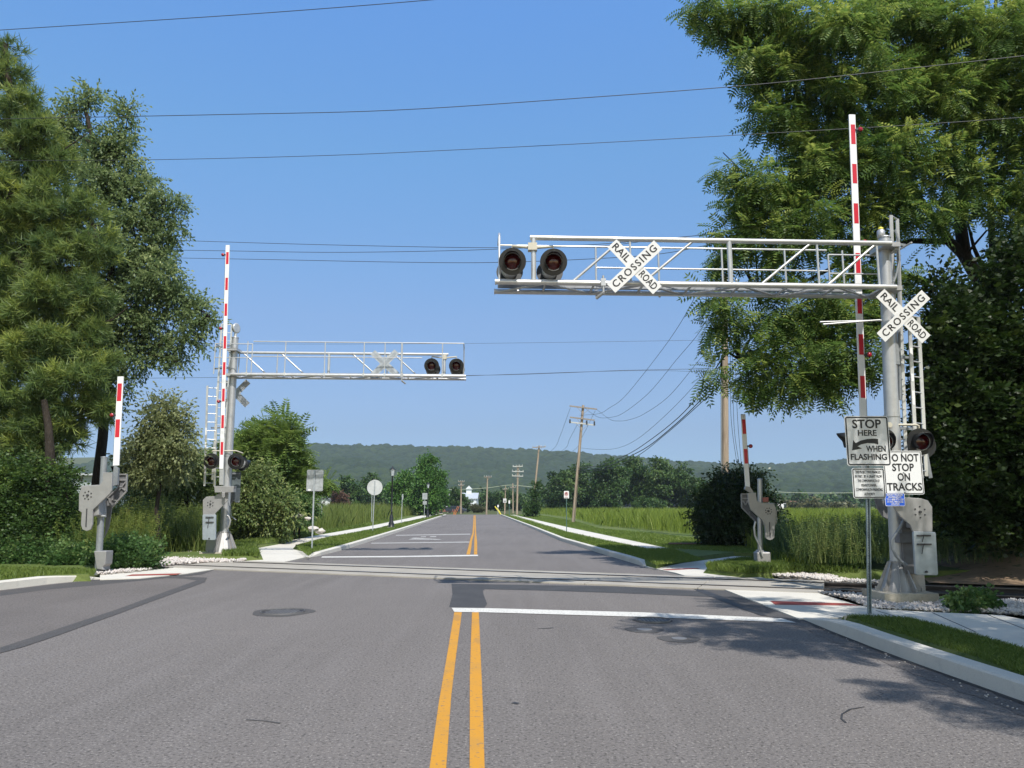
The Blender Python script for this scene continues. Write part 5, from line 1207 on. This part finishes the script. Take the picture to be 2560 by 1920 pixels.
# ================================================================== BUILDINGS, CARS far away
def house(label, x0, x1, ytop, yeave, Y, wallm, roofm, depth=8, gable='side', base_y=1284, windows=(), cupola=None, cat='house', name='house'):
    a = at(x0, base_y, Y); b = at(x1, base_y, Y); ze = at(x0, yeave, Y).z; zt = at(x0, ytop, Y).z; z0 = 0; t = thing(name, ((a.x+b.x)/2, Y, 0), label, cat)
    xa, xb = a.x, b.x; mb = MB()
    if gable == 'front':
        mb.prism([(xa,Y,z0),(xb,Y,z0),(xb,Y,ze),((xa+xb)/2,Y,zt-.15),(xa,Y,ze)], (0,depth,0)); mb.build('wall', wallm, t)
        m = (xa+xb)/2; mb = MB(); mb.prism([(xa-.4,Y-.4,ze-.2),(m,Y-.4,zt),(m,Y-.4,zt+.15),(xa-.4,Y-.4,ze-.05)], (0,depth+.8,0)); mb.prism([(xb+.4,Y-.4,ze-.2),(m,Y-.4,zt),(m,Y-.4,zt+.15),(xb+.4,Y-.4,ze-.05)], (0,depth+.8,0)); rf = mb.build('roof', roofm, t)
    else:
        mb.box(((xa+xb)/2, Y+depth/2, (z0+ze)/2), (xb-xa, depth, ze-z0)); mb.build('wall', wallm, t)
        mb = MB(); mb.prism([(xa-.4,Y-.4,ze),(xa-.4,Y+depth/2,zt),(xa-.4,Y+depth+.4,ze),(xa-.4,Y+depth+.4,ze-.15),(xa-.4,Y+depth/2,zt-.15),(xa-.4,Y-.4,ze-.15)], (xb-xa+.8,0,0)); rf = mb.build('roof', roofm, t)
        mb = MB(); mb.prism([(xa+.02,Y+.1,ze),(xa+.02,Y+depth/2,zt-.2),(xa+.02,Y+depth-.1,ze)], (xb-xa-.04,0,0)); mb.build('gable', wallm, t)
    for (wx0, wx1, wy0, wy1) in windows:
        p, q = at(wx0, wy1, Y-.04), at(wx1, wy0, Y-.04); mb = MB(); mb.box((p+q)/2, (q.x-p.x, .06, q.z-p.z)); mb.build('window', GLASSD, t)
    if cupola:
        p = at(cupola[0], cupola[1], Y+depth/2); s = cupola[2]; mb = MB(); mb.box((p.x,p.y,p.z), (s,s,s)); mb.prism([(p.x-s*.7,p.y-s*.7,p.z+s*.5),(p.x+s*.7,p.y-s*.7,p.z+s*.5),(p.x,p.y-s*.7,p.z+s*1.2)], (0,s*1.4,0)); mb.build('cupola', WALLW, rf)
    return t
house('small white gabled house with grey roof behind the left field', 790, 832, 1243, 1253, 175, WALLW, ROOFG, 9, 'front', windows=((808,812,1253,1258),))
house('low grey roofed annex left of the small white house', 764, 792, 1245, 1253, 178, WALLW, ROOFG, 9)
house('white barn with pale metal roof and cupola at the far end of the road', 1126, 1191, 1231, 1246, 235, WALLW, ROOFL, 14, windows=((1176,1178,1250,1256),(1180,1182,1250,1256),(1176,1178,1262,1268)), cupola=(1172.5,1230,1.6), cat='barn', name='barn')
house('low red brick building with pale roof left of the far road end', 1092, 1139, 1259, 1266, 200, WALLR, ROOFL, 10, windows=((1100,1104,1269,1274),(1112,1116,1269,1274),(1124,1128,1269,1274)), cat='building', name='brick_building')
house('pale green metal shed with white roof edge behind the left trees', 150, 262, 1176, 1184, 62, WALLG, ROOFL, 12, base_y=1300, windows=((196,206,1192,1202),), cat='shed', name='metal_shed')
house('red roofed building beyond the right field', 1968, 1998, 1252, 1261, 300, WALLW, ROOFR, 10, windows=((1978,1981,1265,1270),), cat='building')
def car(px, Y, label, paint, L=4.5, H=1.5, box=False, heading=0):
    c = at(px, 1284, Y); t = thing('parked_vehicle', (c.x,Y,0), label, 'van' if box else 'car', 'vehicles parked in the distance'); x = c.x
    mb = MB()
    if box: mb.prism([(x-L/2,Y,.4),(x+L/2,Y,.4),(x+L/2,Y,1.3),(x+L/2-.5,Y,1.5),(x+L/2-.9,Y,H),(x-L/2,Y,H)], (0,2,0))
    else: mb.prism([(x-L/2,Y,.35),(x+L/2,Y,.35),(x+L/2,Y,.85),(x+L/2-.9,Y,1.0),(x+L/2-1.5,Y,H),(x-L/2+.8,Y,H),(x-L/2+.15,Y,1.0),(x-L/2,Y,.9)], (0,1.8,0))
    mb.build('body', paint, t, .06)
    mb = MB(); mb.prism([(x+L/2-1.15,Y-.01,1.0),(x+L/2-1.6,Y-.01,H-.12),(x-L/2+(2.6 if box else .95),Y-.01,H-.12),(x-L/2+(2.6 if box else .5),Y-.01,1.0)], (0,.02,0)); mb.build('window', GLASSD, t)
    for e in (-1, 1): mb = MB(); mb.lathe((x+e*L*.3,Y-.03,.33), [(.33,0),(.33,.2)], 16, (0,1,0)); mb.build('wheel', TYRE, t)
car(1168, 228, 'white van parked left of centre at the far end of the road', CARW, 5, 2.0, True)
car(1186, 232, 'white car parked just right of the white van at the road end', CARW)
car(1140, 165, 'dark car parked under the trees at the road end', CARD)
car(1975, 262, 'long white truck beyond the right field, left of the other vehicles', CARW, 9, 2.2, True)
car(2012, 262, 'white van beyond the right field, in the middle', CARW, 5, 1.9, True)
car(2032, 264, 'silver car beyond the right field right of the white van', CARS)
car(2104, 258, 'white car alone beyond the right field, near the sign post', CARW)
for k, (a, b, lab) in enumerate((((1237,1266),(1251.6,1286),'left slanting yellow guy wire guard at the far right kerb'), ((1243,1270),(1252.5,1287),'right slanting yellow guy wire guard at the far right kerb'))):
    mb = MB(); mb.tube(at(*a,132), at(*b,132), .1); tag(mb.build('guy_wire_guard', YELG), lab, 'guard')
for (x, lab) in ((1134,'left orange barrier board at the far road end'), (1138,'right orange barrier board at the far road end')):
    mb = MB(); p = at(x,1285,136); mb.bar((p.x,136,0), (p.x+.7,136,1.5), .12, .06); mb.bar((p.x+.1,136,0), (p.x-.2,136,1.0), .06, .04); tag(mb.build('barrier_board', ORNG), lab, 'barrier')
mb = MB(); mb.box(at(1733,1366,31.5), (1.9,.35,.25)); mb.box(at(1722,1362,31.7), (1.6,.3,.16)); tag(mb.build('timber_baulk', RUSTW, None, .02), 'old brown timber baulk lying in the grass before the dark shrub', 'timber')
# rubble left
for k in (1,4,6,8,9,11,13):
    x = [697,705,712,735,748,757,783,790,801,770,716,723,742,688,765,779][k]; y = [1304,1296,1309,1300,1288,1315,1322,1306,1328,1296,1283,1292,1310,1298,1330,1318][k]
    p = at(x, y, 36+rng.uniform(-1.5, 1.5)); s = rng.uniform(.08, .2); bm = bmesh.new(); bmesh.ops.create_icosphere(bm, subdivisions=2, radius=s)
    for v in bm.verts: v.co = Vector((v.co.x*1.3, v.co.y, v.co.z*.7))*(1+rng.normal()*.13)
    me = bpy.data.meshes.new('rubble_rock'); bm.to_mesh(me); bm.free(); me.materials.append(STONE); o = bpy.data.objects.new('rubble_rock', me); C.objects.link(o); o.location = (p.x, p.y, max(p.z, .1)); tag(o, 'pale rock in the rubble pile behind the nearest left sign back', 'rock', 'pale rubble rocks in the left weeds')

# ================================================================== NEAR TREES
YW = 19.0
wal = [(1750,25,45),(1810,60,60),(1890,60,90),(1990,90,110),(1960,200,90),(1880,160,60),(2100,110,120),(2230,80,120),(2380,100,130),(2520,120,120),
 (1960,300,75),(2060,270,95),(2180,260,110),(2310,250,110),(2440,260,110),(2550,280,90),(1815,420,38),(1900,470,75),(1860,520,55),(1990,430,100),(2100,430,95),(2230,420,105),(2340,420,85),(2420,470,70),(2540,430,90),
 (1850,600,60),(1940,580,75),(2040,570,80),(2140,560,75),(2230,520,60),(1810,650,40),(2330,540,50),(2540,560,50),
 (1790,750,45),(1835,795,48),(1785,830,28),(1880,895,45),(1785,938,30),(1868,962,28),(1890,940,34),(1940,800,60),(2000,780,55),(2060,750,60),(2120,800,65),(2010,880,75),(2100,890,70),(1960,950,55),(2050,960,50),(2170,900,50),(2200,760,45),(1930,690,45),(2160,690,50),(2250,690,40),
 (2300,-80,150,20),(2620,100,150),(2650,300,130),(2640,500,100)]
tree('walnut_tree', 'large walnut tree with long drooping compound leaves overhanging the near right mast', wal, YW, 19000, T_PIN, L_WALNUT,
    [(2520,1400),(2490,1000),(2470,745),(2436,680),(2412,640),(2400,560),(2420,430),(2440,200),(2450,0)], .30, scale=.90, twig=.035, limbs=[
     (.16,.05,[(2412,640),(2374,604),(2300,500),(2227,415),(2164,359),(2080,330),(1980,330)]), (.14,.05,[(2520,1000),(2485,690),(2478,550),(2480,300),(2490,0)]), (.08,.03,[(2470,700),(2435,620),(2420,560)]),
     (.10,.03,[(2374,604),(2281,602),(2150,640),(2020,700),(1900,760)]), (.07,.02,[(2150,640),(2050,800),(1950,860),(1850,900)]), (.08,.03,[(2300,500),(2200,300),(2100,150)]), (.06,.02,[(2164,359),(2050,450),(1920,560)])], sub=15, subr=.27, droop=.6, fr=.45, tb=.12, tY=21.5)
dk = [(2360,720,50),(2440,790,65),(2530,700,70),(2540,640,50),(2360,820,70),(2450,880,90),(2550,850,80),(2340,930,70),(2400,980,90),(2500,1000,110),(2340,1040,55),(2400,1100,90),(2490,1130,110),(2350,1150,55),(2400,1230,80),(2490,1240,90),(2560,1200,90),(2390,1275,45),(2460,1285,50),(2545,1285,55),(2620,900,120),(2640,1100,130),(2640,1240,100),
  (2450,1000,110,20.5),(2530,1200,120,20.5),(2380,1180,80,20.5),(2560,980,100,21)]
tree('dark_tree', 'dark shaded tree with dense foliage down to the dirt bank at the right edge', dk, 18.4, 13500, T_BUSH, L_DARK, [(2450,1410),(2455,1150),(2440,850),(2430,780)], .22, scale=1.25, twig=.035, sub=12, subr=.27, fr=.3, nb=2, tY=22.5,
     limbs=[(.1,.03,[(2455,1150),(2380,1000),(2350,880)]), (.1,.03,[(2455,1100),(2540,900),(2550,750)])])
# shading tree just outside the frame on the right
def offtree():
    t = thing('maple_tree', (10.5,3.2,0), 'broad tree standing right of the camera whose shade falls across the kerb', 'tree')
    bl = []
    for (x, y, z, r) in ((9.0,2.4,7.8,1.4),(7.9,4.2,8.4,1.0),(9.6,4.2,7.6,1.8),(8.2,.6,8.6,1.6),(10.5,1.8,8.5,2.2),(11.5,5.2,8,2.2),(7.2,1.9,8.6,.8),(11.5,8.0,9.5,2.0),(9.6,7.0,9.2,1.5),(13,3,9,2.2),(8.0,5.9,8.9,.9),(14,7,8.5,2.4),(10,-1,8.5,2),(6.6,7.7,9.2,.75),(4.5,6.1,8.0,.65),(4.9,5.1,8.0,.7),(5.8,4.6,8.0,.75),(6.3,5.6,8,.8),(7.0,5.0,8,1.0),(6.0,2.0,8.0,.5),(6.4,1.1,8,.55),(7.0,2.4,8.0,.7),(12,10.5,9.5,1.8)):
        bl.append((x,y,z,r))
    pos, dirs, ti = [], [], []
    for x, y, z, r in bl:
        k = int(230*r*r); dd = rng.normal(size=(k,3)); dd /= np.linalg.norm(dd, axis=1, keepdims=True); pos.append(np.array([x,y,z])+dd*r*rng.uniform(.3,1,(k,1))*[1,1,.6]); dirs.append(dd+rng.normal(size=(k,3))*.4); ti.append(rng.normal(size=k)*.15+.45)
    V, Fq, tt = place(T_PIN, np.concatenate(pos), np.concatenate(dirs), np.full(sum(map(len,pos)), 1.0), np.concatenate(ti)); npmesh('crown', V, Fq, L_WALNUT, tt, t)
    mb = MB(); nodes = limb(mb, [(10.5,3.2,0),(10.6,3.0,3),(10.2,3.0,6),(10,3,8)], .28, .12)
    for x, y, z, r in bl: limb(mb, [nodes[len(nodes)//2], (x,y,z)], .08, .02, 6)
    mb.build('trunk', BARK, t)
offtree()

# left: pines, deciduous, shrubs
pine = [(15,120,30),(20,190,45),(60,260,45),(15,300,60),(90,340,55),(50,400,80),(130,430,70),(30,500,80),(120,520,80),(210,540,60),(60,610,90),(160,640,85),(240,610,55),(40,720,90),(130,750,80),(220,740,60),(30,830,90),(120,870,85),(210,860,60),(60,950,90),(160,960,75),(240,930,50),(30,1050,80),(110,1060,70),(190,1040,55),(250,1010,45),(60,1110,50),(20,1130,45),(110,1120,36),(170,1090,38),(-60,500,120),(-60,800,120),(-70,1050,100)]
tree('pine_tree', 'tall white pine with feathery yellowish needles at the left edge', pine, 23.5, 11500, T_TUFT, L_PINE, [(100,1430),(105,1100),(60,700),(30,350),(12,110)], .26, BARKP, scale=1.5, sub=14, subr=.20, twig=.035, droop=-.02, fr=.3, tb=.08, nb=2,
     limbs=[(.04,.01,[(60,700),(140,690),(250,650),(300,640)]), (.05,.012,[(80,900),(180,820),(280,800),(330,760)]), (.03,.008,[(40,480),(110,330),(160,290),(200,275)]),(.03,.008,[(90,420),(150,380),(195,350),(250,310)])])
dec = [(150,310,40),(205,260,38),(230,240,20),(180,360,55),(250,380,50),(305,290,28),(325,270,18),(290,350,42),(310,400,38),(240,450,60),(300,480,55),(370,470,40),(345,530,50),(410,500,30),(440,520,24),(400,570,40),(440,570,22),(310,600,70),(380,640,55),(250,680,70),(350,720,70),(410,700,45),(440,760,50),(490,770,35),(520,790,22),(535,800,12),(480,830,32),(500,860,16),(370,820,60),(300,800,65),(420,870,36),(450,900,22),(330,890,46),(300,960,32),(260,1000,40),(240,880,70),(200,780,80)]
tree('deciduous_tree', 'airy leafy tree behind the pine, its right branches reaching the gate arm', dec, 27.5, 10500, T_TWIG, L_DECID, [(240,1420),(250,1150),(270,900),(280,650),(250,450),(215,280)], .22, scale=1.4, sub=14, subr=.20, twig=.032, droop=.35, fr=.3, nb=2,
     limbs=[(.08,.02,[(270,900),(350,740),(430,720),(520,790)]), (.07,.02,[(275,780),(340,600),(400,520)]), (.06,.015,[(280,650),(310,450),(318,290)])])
tree('vine_covered_tree', 'dark trunk wrapped in vines under the pine, left of the short gate', [(40,1190,45),(60,1250,50),(90,1350,45),(30,1350,45),(110,1220,38),(160,1190,30),(30,1270,50),(130,1270,38),(180,1240,26),(60,1320,45),(150,1330,36),(-30,1240,70)], 22.6, 4800, T_BUSH, L_VINE, [(130,1430),(128,1250),(125,1130),(110,1000)], .25, scale=.85, sub=10)
tree('willow_shrub', 'wispy grey green young tree between the two left gates', [(400,1010,22),(425,1035,35),(390,1060,42),(445,1075,35),(380,1110,50),(430,1120,50),(400,1165,55),(350,1150,45),(455,1150,35)], 26, 2300, T_TWIG, L_WILLOW, [(400,1370),(400,1150),(405,1030)], .10, scale=1.35, sub=12, subr=.26, twig=.02, fr=.3, tb=.08)
tree('shrub', 'dark green shrub left of the far left mast', [(480,1195,38),(500,1160,24),(440,1215,38),(530,1205,32),(350,1225,38),(390,1235,38)], 33, 2600, T_TWIG, L_SHRUB, [(470,1370),(470,1200)], .08, scale=1.5, sub=13, subr=.28, fr=.3, twig=.02)
tree('sumac_tree', 'bright green young tree with compound leaves right of the far left mast', [(700,1068,32),(665,1075,28),(730,1085,22),(640,1095,32),(690,1110,42),(610,1110,25),(640,1140,38),(600,1150,28),(715,1130,28),(560,1140,30),(670,1160,36),(620,1180,36)], 38, 2300, T_PIN_BIG, L_AIL, [(650,1350),(655,1200),(675,1090)], .10, scale=.95, sub=8, subr=.36, twig=.025)
tree('sumac_tree', 'slender bright leafy stem rising left of the nearest grey sign back', [(758,1125,12),(756,1145,15),(750,1165,20),(745,1190,28),(715,1195,32),(770,1205,22),(810,1200,16),(705,1225,38),(750,1230,34)], 38.5, 2000, T_PIN_BIG, L_AIL, [(748,1345),(750,1200),(757,1130)], .06, scale=.8, sub=7, subr=.36, twig=.02)
tree('shrub', 'olive brown shrub right of the far left mast', [(650,1200,38),(620,1220,42),(590,1240,42),(660,1240,42),(700,1260,36),(620,1270,48),(580,1290,42),(660,1290,46),(610,1315,42),(550,1230,35),(530,1330,30),(680,1310,36),(715,1290,30),(600,1190,26),(575,1200,22)], 35, 5000, T_TWIG, L_SHRUB, [(630,1370),(630,1230)], .06, scale=1.5, sub=14, subr=.28, twig=.02, fr=.3, tb=.08)
tree('shrub', 'dark low shrub beneath the slender bright stem', [(735,1270,30),(700,1285,28),(755,1275,24),(770,1260,22)], 37.5, 1800, T_TWIG, L_GREENWEED, [(735,1350),(735,1275)], .05, scale=1.35, sub=8, twig=.02)
tree('dark_shrub', 'dark glossy shrub left of the far right gate', [(1847, 1199, 22), (1803, 1218, 29), (1864, 1218, 30), (1891, 1195, 15), (1829, 1195, 18), (1794, 1256, 39), (1847, 1261, 51), (1891, 1256, 32), (1803, 1299, 51), (1864, 1309, 47), (1768, 1290, 27), (1908, 1309, 32), (1829, 1337, 43), (1785, 1337, 27), (1772, 1271, 18), (1882, 1347, 30)], 31, 9500, T_TWIG, L_BUSHD, [(1830,1375),(1835,1250)], .10, scale=1.35, sub=11, subr=.36, twig=.02, limbs=[(.03,.01,[(1835,1260),(1800,1200),(1790,1170)]),(.03,.01,[(1835,1260),(1880,1190),(1885,1165)])])
# front-left weeds
for (bl, Y_, lab, n_) in (([(320,1385,30),(290,1395,22),(360,1392,28),(335,1410,22),(300,1415,18)], 21.3, 'leafy green weed clump right of the short leaning gate', 1300), ([(40,1385,40),(90,1390,36),(10,1390,36),(130,1395,32),(60,1410,24)], 22.0, 'dark weed thicket at the left edge behind the lawn', 1500), ([(190,1398,30),(220,1408,22),(160,1405,25),(240,1418,14)], 21.5, 'leafy weed clump left of the short leaning gate', 1800)):
    tree('weed_clump', lab, bl, Y_, n_, T_BUSH, L_GREENWEED, [(bl[0][0],1425),(bl[0][0],bl[0][1])], .02, scale=.8, sub=8, cat='weeds', twig=.012, droop=-.2)
for (bl, Y_, lab) in (([(2405,1508,16),(2395,1512,12),(2418,1512,14)], 13.2, 'bigger leafy weed with a seed spike in the gravel right of the near mast'), ([(2450,1513,11),(2460,1512,9)], 13.3, 'smaller leafy weed in the gravel at right')):
    tree('gravel_weed', lab, bl, Y_, 130, T_MID, L_GREENWEED, [(bl[0][0],1525),(bl[0][0],1510)], .01, scale=.42, sub=5, cat='weeds', twig=.008, droop=-.2)
mb = MB(); mb.tube(at(2412,1512,13.2), at(2411,1485,13.2), .02, .012, 8); mb.build('seed_spike', L_GREENWEED, bpy.data.objects['gravel_weed'])

# ================================================================== GRASS
right_tall = [tuple(G(*p)[:2]) for p in [(1335,1284.5),(1430,1299),(1500,1320),(1640,1333),(1750,1346),(1850,1372),(1915,1400),(1955,1426),(2050,1433),(2140,1408),(2230,1398)]] + [(60,29),(110,185),(6,185)]
blades('tall_grass', right_tall, 170000, .85, .010, L_TALL, .1, .25, 2, .03, hvar=.45, patch=.22, hfun=lambda x, y: np.where(x > 6, np.clip(.28+.055*(y-20.5), .28, 1.0), 1.0), label='bright tall grass filling the field right of the road')
left_tall = [tuple(G(*p)[:2]) for p in [(800,1335),(1000,1297),(1050,1287)]] + [(eL.x-4,134),(-90,134),(-40,40)] + [tuple(G(*p)[:2]) for p in [(560,1352),(700,1345)]]
stalks('tall_weeds', left_tall, 9000, 1.4, L_WEED, 'leafy pale weeds standing in the field left of the road', .05, 2, hfun=lambda x, y: np.clip(.35+(y-25)*.012,.35,1.0)*1.05)
blades('tall_grass', left_tall, 90000, 1.4, .012, L_WEED, .1, .2, 2, .03, label='pale seeding weeds filling the field left of the road', hfun=lambda x, y: np.clip(.35+(y-25)*.012,.35,1.0))
weeds = [tuple(G(*p)[:2]) for p in [(370,1400),(420,1392),(520,1390),(560,1380),(560,1350)]] + [(-30,34),(-30,26)] + [tuple(G(*p)[:2]) for p in [(200,1410),(300,1405)]]
stalks('tall_weeds', weeds, 7500, 1.65, L_WEED, 'tall yellowish leafy weeds between the left gates')
blades('tall_grass', weeds, 30000, 1.1, .012, L_WEED, .05, .25, 0, .01, label='grass among the weeds between the left gates', hvar=.45)
stalks('field_weeds', right_tall, 6500, .95, L_TALL, 'leafy weeds mixed in the bright field right of the road', .1, 2, hfun=lambda x, y: np.where(x > 6, np.clip(.3+.06*(y-20.5), .3, 1.1), .9))
bl_ = [tuple(G(*p)[:2]) for p in [(0,1420),(240,1425),(330,1412),(380,1405)]] + [(-12,27),(-30,27),(-20,20)]
stalks('undergrowth', bl_, 2500, 1.3, L_WEED, 'dry yellowish weeds among the undergrowth at left')
stalks('undergrowth', bl_, 5000, .9, L_GREENWEED, 'green undergrowth below the pine at left')
fw = [tuple(G(a,b)[:2]) for a,b in [(1908,1398),(1935,1413),(1990,1427),(2080,1437),(2170,1440),(2180,1412),(2060,1405),(1990,1398),(1940,1385)]]
stalks('edge_weeds', fw, 1500, .6, L_GREENWEED, 'dark mixed weeds at the foot of the field grass beside the far right gate', .05)
stalks('edge_weeds', fw, 700, .95, L_SHRUB, 'taller dry weeds at the foot of the field grass beside the far right gate', .05)
blades('lawn_grass', [tuple(G(a,b,ZV)[:2]) for a,b in [(1768,1421),(1850,1403),(1907,1401),(1990,1420),(2155,1430),(1990,1424),(1860,1431)]], 16000, .13, .014, L_GRASS, ZV-.02, .4, 0, 0, label='ragged grass edge above the gravel at the far right gate', hvar=.6)
bank_w = [tuple(tp(a,b)[:2]) for a, b in ((sR-.5,-1.4),(sR+3,-2.3),(sR+6,-5.2),(sR+14,-7),(sR+24,-7),(sR+24,-10),(sR-2,-8))]
stalks('bank_weeds', bank_w, 5000, .9, L_SHRUB, 'shaded weeds on the dirt bank beyond the track', .35)
verge_near = [(4.88,3)] + [tuple(G(*p,ZV)[:2]) for p in [(2560,1690),(2430,1640),(2300,1600),(2170,1560),(2115,1541),(2160,1540.5),(2275,1546.5),(2416,1582),(2560,1624)]] + [(6.35,5),(6.35,3)]
blades('lawn_grass', verge_near, 60000, .045, .006, L_GRASS, ZV-.005, .5, 0, 0, label='short mown grass on the near right verge', hvar=.5)
vf = vR2 + [tuple((Vector((eR2.x,134,0)))[:2])] + [tuple(G(*p,ZV)[:2]) for p in [(1283,1288),(1421.5,1331),(1618,1374),(1678,1373),(1760,1400),(1640,1412)]]
blades('lawn_grass', vf, 35000, .06, .012, L_GRASS, ZV-.005, .4, 2, .02, label='short grass on the far right verge', hvar=.5)
vg = [tuple(G(*p,ZV)[:2]) for p in [(1768,1421),(1765,1416),(1850,1402),(1910,1400),(1905,1420),(1850,1422)]]
blades('lawn_grass', vg, 5000, .12, .014, L_GRASS, ZV-.005, .4, 0, 0, label='shaded grass corner left of the far right gate', hvar=.5)
vfl = vL2 + [(eL.x-.2,134)] + [tuple(G(*p,ZV)[:2]) for p in [(1094,1287),(948,1320),(821,1345),(739,1365),(771,1390)]]
blades('lawn_grass', vfl, 30000, .07, .012, L_GRASS, ZV-.005, .4, 2, .02, label='short grass strip between kerb and pavement on the left', hvar=.5)
vml = [tuple(G(*p,ZV)[:2]) for p in [(560,1391),(648,1390),(634,1363),(777,1340),(916,1316),(1000,1297),(800,1332),(640,1352),(540,1368)]]
blades('lawn_grass', vml, 30000, .14, .016, L_GRASS, ZV-.005, .4, 2, .01, label='rough grass left of the far left pavement', hvar=.6)
vnl = [tuple(G(*p,ZV)[:2]) for p in [(0,1451),(117,1439),(188,1435),(235,1437),(240,1428),(0,1420)]] + [(-16,18),(-13,14)]
blades('lawn_grass', vnl, 22000, .08, .01, L_GRASS, ZV-.005, .4, 0, 0, label='mown grass behind the near left kerb', hvar=.5)
lawnr = [tuple(G(*p,ZV)[:2]) for p in [(1285,1287),(1415,1316),(1678,1371),(1840,1380),(1900,1385),(1900,1372),(1750,1348),(1640,1335),(1500,1322),(1430,1301),(1335,1286)]]
blades('lawn_grass', lawnr, 40000, .06, .016, L_GRASS, ZV-.005, .4, 2, .02, label='mown lawn between the right pavement and the tall grass', hvar=.5)

# litter of tiny stones along the right kerb
x = []
mbp = [tuple(G(*p)[:2]) for p in [(2010,1553),(2181,1624),(2398,1705),(2560,1763),(2560,1785),(2398,1722),(2181,1634)]]
stones('kerb_grit', mbp, 45, .011, 'pale grit scattered along the near right gutter', 0)

# ================================================================== HAZE
mb = MB(); mb.box((100,1000,140), (3900,2300,290)); hz = mb.build('haze', []); hz['kind'] = 'stuff'; hz['label'] = 'thin blue summer haze in front of the ridge'
hm = bpy.data.materials.new('haze_air'); hm.use_nodes = True; n = hm.node_tree; n.nodes.remove(n.nodes['Principled BSDF'])
pv = n.nodes.new('ShaderNodeVolumePrincipled'); pv.inputs['Color'].default_value = (.68,.80,1,1); pv.inputs['Density'].default_value = .00014; pv.inputs['Anisotropy'].default_value = .1
n.links.new(pv.outputs[0], n.nodes['Material Output'].inputs['Volume']); hz.data.materials.clear(); hz.data.materials.append(hm)
